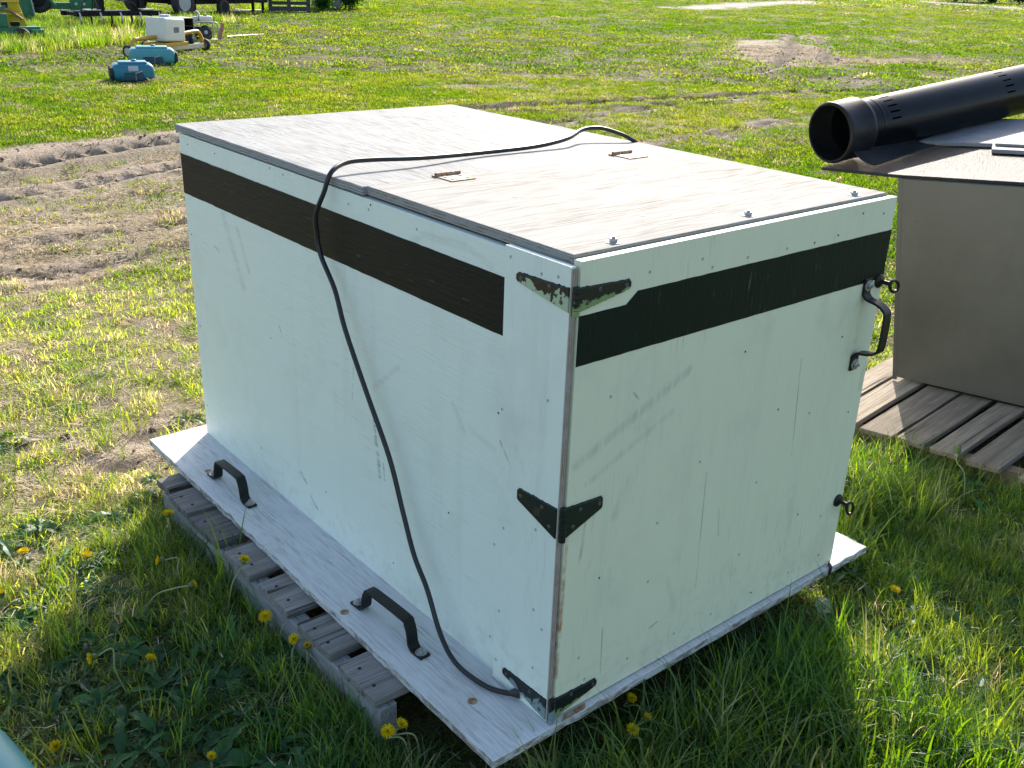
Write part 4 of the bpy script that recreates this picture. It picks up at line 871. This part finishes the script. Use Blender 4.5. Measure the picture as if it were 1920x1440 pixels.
def rosette(name, r, nl, ln, wd, mat, toothed=True):
    V = []; F = []; S = []
    for i in range(nl):
        az = 6.283 * i / nl + r.uniform(-.4, .4); l = ln * r.uniform(.6, 1.1); w = wd * r.uniform(.7, 1.2); dx, dy = math.cos(az), math.sin(az); px, py = -dy, dx; b = len(V); s = r.random(); up = r.uniform(.25, .9); N = 9; fold = .35
        for k in range(N + 1):
            t = k / N; x = l * t; z = l * (up * t - (up + .25) * t * t) + .008
            if toothed: wk = w * (.18 + .82 * t ** .8) * (1.0 if k % 2 else .5)
            else: wk = w * math.sin(math.pi * min(t * .93 + .05, 1)) ** .8
            if k == N: wk = .001
            V += [(dx * x + px * wk, dy * x + py * wk, z + wk * fold), (dx * x, dy * x, z), (dx * x - px * wk, dy * x - py * wk, z + wk * fold)]; S += [s, s * .8, s]
        for k in range(N):
            q = b + 3 * k; F += [(q, q + 1, q + 4, q + 3), (q + 1, q + 2, q + 5, q + 4)]
    return raw_mesh(name, V, F, S, mat)
r5 = random.Random(5)
C = {}
def coll(key, meshes):
    c = bpy.data.collections.new('source_' + key)
    for i, me_ in enumerate(meshes):
        o = bpy.data.objects.new('src_%s_%02d' % (key, i), me_); c.objects.link(o)
    C[key] = (c, len(meshes))
coll('lawn', [tuft('lawn_tuft', r5, 40, .048, .022, .070, .0040, .62, M['grass']) for _ in range(5)])
coll('mid', [tuft('mid_tuft', r5, 60, .105, .025, .065, .0070, .65, M['grass_far'], 2) for _ in range(4)])
coll('far', [tuft('far_tuft', r5, 64, .27, .04, .10, .022, .65, M['grass_far'], 2) for _ in range(4)])
coll('tall', [tuft('tall_tuft', r5, 20, .055, .10, .26, .0058, .33, M['blade'], 5) for _ in range(6)])
coll('weedy', [tuft('weedy_tuft', r5, 45, .22, .20, .45, .016, .25, M['grass'], 3) for _ in range(4)])
coll('straw', [tuft('straw_tuft', r5, 34, .06, .03, .10, .0034, .5, M['straw'], 2, 1.15) for _ in range(4)])
coll('strawfar', [tuft('straw_far_tuft', r5, 36, .16, .05, .13, .010, .5, M['straw'], 2, 1.0) for _ in range(3)])
coll('leafy', [rosette('leaf_rosette', r5, r5.randint(6, 9), .13, .017, M['leaf']) for _ in range(3)] + [rosette('plantain', r5, 6, .09, .02, M['leaf'], False) for _ in range(2)])

def clod(name, r, mat):
    bm = bmesh.new(); bmesh.ops.create_icosphere(bm, subdivisions=1, radius=1.0)
    for v in bm.verts: v.co *= r.uniform(.65, 1.25); v.co.z *= .65
    me = bpy.data.meshes.new(name); bm.to_mesh(me); bm.free(); me.materials.append(mat); return me
n = NT('dry_clod'); a_ = n.new('ShaderNodeAttribute'); a_.attribute_type = 'INSTANCER'; a_.attribute_name = 'tint'; v = n.coords()
n.bsdf(n.mix(n.ramp(n.noise(v, 3, 3), .4, .65), a_.outputs['Color'], (0.16, 0.13, 0.10)), .95, nrm=n.bump(n.noise(v, 6, 3), .8, .1), spec=.1); M['clod'] = n.m
coll('clod', [clod('clod', r5, M['clod']) for _ in range(5)])

def node_tree(coll_):
    ng = bpy.data.node_groups.new('scatter_' + coll_.name, 'GeometryNodeTree'); ng.interface.new_socket('Geometry', in_out='INPUT', socket_type='NodeSocketGeometry'); ng.interface.new_socket('Geometry', in_out='OUTPUT', socket_type='NodeSocketGeometry')
    N = ng.nodes; Lk = ng.links; gi = N.new('NodeGroupInput'); go = N.new('NodeGroupOutput'); ip = N.new('GeometryNodeInstanceOnPoints'); ci = N.new('GeometryNodeCollectionInfo')
    ci.inputs['Collection'].default_value = coll_; ci.inputs['Separate Children'].default_value = True; ci.inputs['Reset Children'].default_value = True
    def na(nm, ty): q = N.new('GeometryNodeInputNamedAttribute'); q.data_type = ty; q.inputs['Name'].default_value = nm; return q.outputs['Attribute']
    e2r = N.new('FunctionNodeEulerToRotation'); Lk.new(na('rot', 'FLOAT_VECTOR'), e2r.inputs[0])
    Lk.new(gi.outputs[0], ip.inputs['Points']); Lk.new(ci.outputs[0], ip.inputs['Instance']); ip.inputs['Pick Instance'].default_value = True
    Lk.new(na('pick', 'INT'), ip.inputs['Instance Index']); Lk.new(e2r.outputs[0], ip.inputs['Rotation']); Lk.new(na('scl', 'FLOAT_VECTOR'), ip.inputs['Scale']); Lk.new(ip.outputs[0], go.inputs[0]); return ng
def scatter(name, label, cat, key, x, y, scl, tint, tilt=.12, z=None, hs=None):
    N_ = len(x)
    z = height(x, y) - .004 if z is None else z
    me = bpy.data.meshes.new(name); me.vertices.add(N_); me.vertices.foreach_set('co', np.stack([x, y, z], 1).astype('f').ravel())
    rot = np.stack([rng.normal(0, tilt, N_), rng.normal(0, tilt, N_), rng.uniform(0, 6.283, N_)], 1).astype('f')
    a = me.attributes.new('rot', 'FLOAT_VECTOR', 'POINT'); a.data.foreach_set('vector', rot.ravel())
    hs_ = scl if hs is None else hs
    a = me.attributes.new('scl', 'FLOAT_VECTOR', 'POINT'); a.data.foreach_set('vector', np.stack([scl, scl, hs_], 1).astype('f').ravel())
    a = me.attributes.new('pick', 'INT', 'POINT'); a.data.foreach_set('value', rng.integers(0, C[key][1], N_).astype('i'))
    a = me.attributes.new('tint', 'FLOAT_COLOR', 'POINT'); a.data.foreach_set('color', np.concatenate([tint, np.ones((N_, 1))], 1).astype('f').ravel())
    me.update(); o = link(name, me); md = o.modifiers.new('scatter', 'NODES'); md.node_group = node_tree(C[key][0]); tag(o, label, cat, None, 'stuff'); return o
CX, CY = CAM.x, CAM.y; FA = math.atan2(FWD.y, FWD.x)
def wedge(n_, r0, r1, half):
    r = np.sqrt(rng.uniform(r0 * r0, r1 * r1, n_)); a = FA + rng.uniform(-half, half, n_); return CX + r * np.cos(a), CY + r * np.sin(a)
def inside_frame(x, y, xs, xe, ys, ye): return (x > xs) & (x < xe) & (y > ys) & (y < ye)
def clear(x, y, pad=0.0):
    a = inside_frame(x, y, -.20 - pad, 1.03 + pad, .22 - pad, 1.45 + pad) | inside_frame(x, y, -.10 - pad, 1.0 + pad, .06 - pad, 1.60 + pad)     # pallet and board
    b = inside_frame(x, y, 1.84 - pad, 3.0 + pad, -.40 - pad, .70 + pad)
    return ~(a | b)
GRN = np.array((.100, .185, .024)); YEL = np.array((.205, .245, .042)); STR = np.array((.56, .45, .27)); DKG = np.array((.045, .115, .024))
def tints(x, y, k=0.0, amp=1.0, dd=1.0, var=.25):
    n1 = fbm(x, y, 1.6, 101)[:, None]; n2 = fbm(x, y, .3, 131)[:, None]; j = rng.uniform(0, 1, (len(x), 1)); mud_, dry_, _ = masks(x, y)
    t = np.clip((n1 - .5) * 1.6 + (n2 - .5) * 1.8 + .45 + (j - .5) * .9 + dry_[:, None] * .7 + k, 0, 1)
    c = GRN * (1 - t) + YEL * t
    dead = (rng.random((len(x), 1)) < dd * (.06 + .35 * dry_[:, None])).astype(float) * rng.uniform(.3, .9, (len(x), 1))
    return np.clip(c * (1 - dead) + STR * dead * .8, 0, 1) * rng.uniform(1 - var, 1 + var, (len(x), 1)) * amp

# short lawn close to the camera
x, y = wedge(15500, .55, 5.2, math.radians(62)); m_, d_, _ = masks(x, y)
keep = clear(x, y) & (rng.random(len(x)) > m_ * .93 + d_ * .62) ; x, y = x[keep], y[keep]
shade_tint = np.maximum(sm(np.hypot(x + .30, y - .50), .32, .70), sm(y, -.05, .3) * sm(x, .65, 1.0))[:, None]  # box shadow painted into the lawn tint, darker and greener here
scatter('lawn_grass', 'short yellow green lawn grass around the white box', 'grass', 'lawn', x, y, rng.uniform(.7, 1.35, len(x)), tints(x, y, .16 - .72 * shade_tint, 1.30 - .66 * shade_tint), hs=rng.uniform(.45, .98, len(x)))
x, y = wedge(33000, 5.0, 15, math.radians(44)); m_, d_, _ = masks(x, y); keep = rng.random(len(x)) > m_ * .97 + d_ * .90 + wet_shade(x, y) * .8 + track_gap(x, y) * .9; x, y = x[keep], y[keep]
scatter('lawn_grass', 'lawn grass across the middle of the yard', 'grass', 'mid', x, y, rng.uniform(.7, 1.3, len(x)), tints(x, y, -.26, .92, .5, .14), hs=rng.uniform(.45, .95, len(x)))
x, y = wedge(27000, 14.5, 60, math.radians(40)); m_, d_, _ = masks(x, y); keep = (rng.random(len(x)) > m_ * .97 + d_ * .45) & (rng.random(len(x)) < np.clip(34 / np.hypot(x, y), .3, 1)); x, y = x[keep], y[keep]
scatter('field_grass', 'bright green grass of the far field', 'grass', 'far', x, y, rng.uniform(.8, 1.4, len(x)), tints(x, y, -.26, .88, .2, .10), hs=rng.uniform(.35, .8, len(x)))
x, y = wedge(9000, 58, 150, math.radians(34)); m_, d_, _ = masks(x, y); keep = rng.random(len(x)) > m_ * .97; x, y = x[keep], y[keep]
scatter('field_grass', 'green grass at the far end of the field', 'grass', 'far', x, y, rng.uniform(2.2, 3.6, len(x)), tints(x, y, -.05), hs=rng.uniform(.8, 1.4, len(x)))
# straw litter on the worn lane and through the lawn
x, y = wedge(14000, .6, 6.5, math.radians(58)); m_, d_, _ = masks(x, y); keep = clear(x, y, -.05) & (rng.random(len(x)) < (.05 + .17 * (1 - np.maximum(sm(np.hypot(x + .35, y - .55), .45, .95), sm(y, -.05, .3))) + d_ * 1.0 - m_ * .4) * (1 - 1.6 * wet_shade(x, y)) * (1 - .95 * track_gap(x, y))); x, y = x[keep], y[keep]
scatter('dry_straw', 'dry straw litter lying through the near grass', 'straw', 'straw', x, y, rng.uniform(.6, 1.25, len(x)), STR * rng.uniform(.7, 1.3, (len(x), 1)))
x, y = wedge(21000, 5.2, 24, math.radians(42)); m_, d_, _ = masks(x, y); keep = rng.random(len(x)) < (d_ * .9 - m_ * .35 + .03) * (1 - 1.6 * wet_shade(x, y)) * (1 - .95 * track_gap(x, y)); x, y = x[keep], y[keep]
scatter('dry_straw', 'dry straw along the wheel tracks farther back', 'straw', 'strawfar', x, y, rng.uniform(.6, 1.2, len(x)), STR * rng.uniform(.6, 1.15, (len(x), 1)))
# crumbs and clods of dry soil on the bare patches
x, y = wedge(60000, 2.2, 24, math.radians(44)); m_, d_, _ = masks(x, y); keep = clear(x, y) & (rng.random(len(x)) < (m_ * .75 + d_ * .12) * np.clip(2.2 - np.hypot(x, y) / 14, .4, 1) - .12); x, y = x[keep], y[keep]
dd_ = np.clip(np.hypot(x, y) / 9, .8, 1.15)
scatter('soil_clods', 'small clods and crumbs of dry soil on the bare ground', 'soil', 'clod', x, y, rng.lognormal(0, .55, len(x)) * .008 * dd_, np.array((.40, .33, .26)) * rng.uniform(.5, 1.25, (len(x), 1)), .5, height(x, y) - m_[keep] * .012 + .002)
# tall fresh grass round the pallets and in the foreground
def blob(n_, cx_, cy_, sx_, sy_): return rng.normal(cx_, sx_, n_), rng.normal(cy_, sy_, n_)
B = [blob(420, 1.45, .15, .28, .30), blob(200, 1.58, .0, .14, .28), blob(300, 1.0, -.28, .40, .16), blob(200, 1.35, -.45, .35, .22), blob(200, .55, -.18, .45, .10), blob(70, .1, -.10, .25, .12), blob(150, -.29, 1.25, .05, .20), blob(90, -.29, .75, .05, .3), blob(60, -.27, .38, .05, .12),
     blob(60, -.1, .12, .15, .08), blob(200, -.6, .75, .4, .45), blob(90, 2.0, 1.0, .4, .3), blob(80, 1.5, .8, .25, .2), blob(110, -.5, 1.8, .5, .4), blob(90, -.9, 1.2, .3, .4), blob(150, .2, -.5, .5, .2)]
x = np.concatenate([b[0] for b in B]); y = np.concatenate([b[1] for b in B]); keep = clear(x, y, .015) & ~inside_frame(x, y, -.20, 1.10, -.06, 1.66) & (np.hypot(x - CX, y - CY) > .7); x, y = x[keep], y[keep]
sc = rng.uniform(.5, 1.1, len(x)); sc *= np.where((x > 1.55) & (y < .6), .6, 1.0); sc *= np.where((x > .8) & (x < 1.7) & (y < .05), .55, 1.0); sc *= np.where(x < -.22, .62, 1.0) * np.where((y > 1.4) & (x < 0), .6, 1.0)
T_ = tints(x, y, -.45 + .5 * ((x > .75) & (y < -.15))[:, None], 1.0)  # extra yellow paints the sunlit patch at lower right
scatter('tall_grass', 'tall fresh grass blades round the pallets', 'grass', 'tall', x, y, sc, T_)
# leafy weeds in the shaded foreground
B = [blob(230, -.45, .7, .35, .4), blob(130, .5, -.22, .5, .16), blob(60, 1.2, -.3, .3, .2), blob(60, 1.4, .2, .2, .3), blob(40, -.9, 1.6, .4, .4)]
x = np.concatenate([b[0] for b in B]); y = np.concatenate([b[1] for b in B]); keep = clear(x, y, .05) & (np.hypot(x - CX, y - CY) > .75); x, y = x[keep], y[keep]
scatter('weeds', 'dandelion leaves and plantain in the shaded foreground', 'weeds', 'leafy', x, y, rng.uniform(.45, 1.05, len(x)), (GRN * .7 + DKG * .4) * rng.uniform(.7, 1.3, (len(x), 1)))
# rank grass round the machines
B = [blob(480, 4.9, 18.8, .75, 1.6), blob(260, 6.6, 21.9, 1.0, .6), blob(160, 3.4, 17.6, .6, .5), blob(60, 9.0, 22.8, .6, .5), blob(200, 4.6, 22.5, 1.2, 1.0), blob(60, 15.4, 28.6, 1.2, .5), blob(60, 3.0, 16.6, .4, .5)]
x = np.concatenate([b[0] for b in B]); y = np.concatenate([b[1] for b in B]); keep = ~((x > 6.6) & (y < 19.5)) & (np.hypot(x - 5.3, y - 15.2) > 1.6); x, y = x[keep], y[keep]
scatter('rank_grass', 'rank green grass growing round the parked farm machines', 'grass', 'weedy', x, y, rng.uniform(.4, .85, len(x)), tints(x, y, -.45))

# shrubs in the background
def shrub(name, label, loc, rx, h, nl, ls, tintc, seed):
    r = random.Random(seed); t = thing(name, label, 'shrub', (loc[0], loc[1], gz(*loc)), 0, 'shrubs at the far side of the yard')
    mt = leaf_material(name + '_leaf', False, tintc, .45, .5); V = []; F = []; S = []
    st = MB(); tips = []
    for i in range(9):
        a = r.uniform(0, 6.28); e = Vector((math.cos(a) * rx * r.uniform(.2, .8), math.sin(a) * rx * r.uniform(.2, .8), h * r.uniform(.55, .95)))
        mid = Vector((e.x * .35, e.y * .35, e.z * .55)); st.tube([Vector((r.gauss(0, .04), r.gauss(0, .04), -.02)), mid, e], [.016 * h, .011 * h, .004 * h], 5); tips += [mid, e, (mid + e) / 2]
    st.build('stem', simple(name + '_bark', (.12, .09, .06), .9), t)
    for i in range(nl):
        c = r.choice(tips); p = c + Vector((r.gauss(0, rx * .24), r.gauss(0, rx * .24), r.gauss(0, h * .13))); p.z = max(p.z, .03)
        u_ = Vector((r.gauss(0, 1), r.gauss(0, 1), r.gauss(.4, .8))).normalized(); w_ = u_.orthogonal().normalized(); w_ = Matrix.Rotation(r.uniform(0, 6.28), 3, u_) @ w_; l = ls * r.uniform(.6, 1.3); b = len(V); s = r.random()
        V += [tuple(p), tuple(p + u_ * l * .5 + w_ * l * .3), tuple(p + u_ * l), tuple(p + u_ * l * .5 - w_ * l * .3)]; F.append((b, b + 1, b + 2, b + 3)); S += [s] * 4
    link('foliage', raw_mesh('foliage', V, F, S, mt), t); return t
shrub('shrub', 'small bright green shrub left of the concrete block', (15.0, 27.3), .38, .5, 1500, .09, (.06, .13, .02), 1)
shrub('shrub', 'taller green shrub right of the concrete block', (16.35, 27.9), .5, .75, 2200, .10, (.05, .11, .02), 2)
for i, (px_, py_) in enumerate(((77.4, 40.4), (78.4, 38.2), (79.6, 36), (80.8, 33.8))):
    shrub('hedge_shrub', ('first', 'second', 'third', 'fourth')[i] + ' dark shrub from the left in the far hedge at top right', (px_, py_), 1.9, 2.2, 2600, .34, (.025, .06, .02), 10 + i)

# ------------------------------------------------------------------ dandelions
n = NT('dandelion_petal'); vr = n.new('ShaderNodeAttribute'); vr.attribute_name = 'shade'; cc = n.mix(vr.outputs['Fac'], (.66, .46, .006), (.82, .64, .015)); b1 = n.new('ShaderNodeBsdfDiffuse'); n.l.new(cc, b1.inputs[0]); b2 = n.new('ShaderNodeBsdfTranslucent'); n.l.new(cc, b2.inputs[0]); mx = n.new('ShaderNodeMixShader'); mx.inputs[0].default_value = .4
n.l.new(b1.outputs[0], mx.inputs[1]); n.l.new(b2.outputs[0], mx.inputs[2]); n.l.new(mx.outputs[0], n.out.inputs[0]); M['petal'] = n.m
M['stem'] = simple('pale_dandelion_stem', (.24, .27, .11), .5, 0, .15, 30)
M['sepal'] = simple('green_sepal', (.07, .12, .03), .6, 0, .2, 40)
M['fluff'] = simple('white_seed_fluff', (.55, .55, .52), .9, 0, .1, 40)
def head_mesh(name, r, R_, closed=0.0):
    V = []; F = []; S = []
    for layer, (cnt, l, el) in enumerate(((26, 1.0, .12), (22, .82, .45), (16, .6, .85), (10, .38, 1.2))):
        for i in range(cnt):
            a = 6.283 * i / cnt + r.uniform(-.1, .1); ll = R_ * l * r.uniform(.88, 1.08); e = el + closed + r.uniform(-.1, .1); w = R_ * .085; d = Vector((math.cos(a) * math.cos(e), math.sin(a) * math.cos(e), math.sin(e))); p = Vector((-math.sin(a), math.cos(a), 0)); o_ = Vector((math.cos(a), math.sin(a), 0)) * R_ * .1; b = len(V); s = r.random()
            V += [tuple(o_ - p * w * .6), tuple(o_ + p * w * .6), tuple(o_ + d * ll + p * w), tuple(o_ + d * ll - p * w)]; F.append((b, b + 1, b + 2, b + 3)); S += [s] * 4
    return raw_mesh(name, V, F, S, M['petal'])
rd = random.Random(9)
HEADS = [head_mesh('flower_head', rd, .0138), head_mesh('flower_head', rd, .0128, .45), head_mesh('flower_head', rd, .0115, .9)]
CUP = MB().lathe([(.002, -.012), (.006, -.009), (.0075, -.003), (.0065, .001), (0, .001)], n=10).mesh('sepal_cup', M['sepal'], smooth=True)
coll('head', HEADS)
def dandelion(bx_, by_, hx_, hy_, hz_, face, kind, label):
    z0 = gz(bx_, by_); t = thing('dandelion', label, 'dandelion', (bx_, by_, z0), 0, 'dandelions in the foreground grass')
    hp_ = Vector((hx_ - bx_, hy_ - by_, hz_ - z0)); f = Vector(face).normalized()
    pts = catmull([Vector((0, 0, -.005)), hp_ * .35 + Vector((0, 0, .035)), hp_ - f * .045 + Vector((0, 0, .008)), hp_ - f * .011], 6)
    MB().tube(pts, .0018, 6).build('stem', M['stem'], t, smooth=True)
    q = f.to_track_quat('Z', 'Y').to_euler()
    if kind < 3:
        k_ = rd.uniform(.8, 1.12); link('flower_head', HEADS[kind], t, hp_, q, (k_, k_, k_ * rd.uniform(.8, 1.3)))
    elif kind == 3:   # seed clock
        V = []; F = []; r = random.Random(4); S = []
        for i in range(130):
            zz = 1 - 2 * (i + .5) / 130; a = i * 2.39996; d = Vector((math.sqrt(1 - zz * zz) * math.cos(a), math.sqrt(1 - zz * zz) * math.sin(a), zz)); o1 = d.orthogonal().normalized()
            for k in range(4):
                w_ = Matrix.Rotation(k * 1.57 + r.random(), 3, d) @ o1; b = len(V); V += [tuple(d * .013), tuple(d * .019 + w_ * .0045), tuple(d * .019 + w_ * .0045 + d.cross(w_) * .0009)]; F.append((b, b + 1, b + 2)); S += [.5] * 3
        link('seed_clock', raw_mesh('seed_clock', V, F, S, M['fluff']), t, hp_, q)
    else:
        MB().lathe([(.001, -.010), (.006, -.007), (.0075, .0), (.006, .008), (.004, .015), (.0015, .019), (0, .019)], n=10).build('bud', M['sepal'], t, smooth=True).location = hp_
    link('sepal_cup', CUP, t, hp_, q)
D = [(-.286, 1.207, -.290, 1.150, .155, (.1, .1, 1), 0, 'dandelion on a straight stem at the far end of the box pallet'),
     (-.313, .999, -.362, 1.037, .10, (-.8, .2, .25), 1, 'dandelion bent left just below the upright one by the pallet'),
     (-.459, .966, -.339, .892, .10, (1, -.3, .25), 0, 'dandelion on a long pale stem arching right towards the pallet'),
     (-.282, .852, -.225, .852, .145, (.3, -.2, 1), 0, 'dandelion leaning over the pallet planks'),
     (-.564, .714, -.623, .735, .12, (-.9, -.1, .2), 1, 'dandelion on a pale stem leaning left in the box shadow'),
     (-.50, .735, -.505, .742, .055, (.2, -.2, 1), 1, 'low dandelion in the middle of the box shadow'),
     (-.49, 1.27, -.475, 1.25, .05, (0, -.1, 1), 0, 'dandelion in the sunny grass next to the shadow edge'),
     (-.60, 1.37, -.595, 1.36, .05, (0, 0, 1), 0, 'sunlit dandelion second in from the left edge'),
     (-.69, 1.20, -.69, 1.20, .05, (-.2, 0, 1), 1, 'sunlit dandelion close to the left edge'),
     (-.25, .70, -.245, .715, .07, (-.4, -.4, 1), 0, 'dandelion against the middle of the pallet stringer'),
     (-.262, .56, -.245, .575, .09, (-.5, -.5, .8), 1, 'left one of a dandelion pair by the pallet stringer'),
     (-.24, .53, -.23, .545, .085, (-.3, -.6, .8), 2, 'right one of a dandelion pair by the pallet stringer'),
     (-.74, .60, -.745, .595, .055, (-.4, -.4, .8), 1, 'dandelion beside the teal tank at bottom left'),
     (-.20, .185, -.235, .215, .085, (-.2, -.4, 1), 0, 'left one of a dandelion pair under the base board corner'),
     (-.18, .18, -.21, .205, .095, (.2, -.4, 1), 1, 'right one of a dandelion pair under the base board corner'),
     (.235, -.03, .225, .0, .075, (0, -.4, 1), 0, 'dandelion in the shade under the door edge'),
     (.165, -.10, .15, -.075, .085, (0, -.4, 1), 0, 'front one of a dandelion pair below the board front'),
     (.19, -.10, .185, -.08, .10, (.3, -.4, 1), 1, 'rear one of a dandelion pair below the board front'),
     (1.07, -.10, 1.06, -.11, .06, (0, -.2, 1), 0, 'dandelion in the shade right of the board corner'),
     (-.52, .40, -.52, .395, .05, (0, -.2, 1), 1, 'dandelion at the bottom edge left of the pallet'),
     (.79, -.07, .80, -.07, .10, (0, 0, 1), 3, 'grey seed clock dandelion in the dark grass below the door'),
     (1.66, .02, 1.66, .07, .20, (.1, .1, 1), 4, 'tall dandelion bud in front of the tan pallet'),
     (1.02, -.33, .98, -.30, .12, (-.5, .2, .8), 4, 'pale dandelion bud over the shaded grass at lower right')]
for d in D: dandelion(*d)
x, y = wedge(1500, 8.5, 34, math.radians(34)); m_, d_, _ = masks(x, y); fl = fbm(x, y, .28, 303); keep = (rng.random(len(x)) > m_ * 2) & (fl > .52); x, y = x[keep], y[keep]
B = [blob(90, 11.5, 17.5, 1.4, 2.2), blob(60, 4.2, 17.8, .6, 1.0), blob(40, 13, 15, 1.2, 1.2)]
x = np.concatenate([x] + [b[0] for b in B]); y = np.concatenate([y] + [b[1] for b in B])
scatter('dandelion_flowers', 'tiny yellow dandelion flowers dotted over the far lawn', 'flowers', 'head', x, y, rng.uniform(.9, 1.7, len(x)), np.ones((len(x), 3)), .4, height(x, y) + rng.uniform(.06, .12, len(x)))
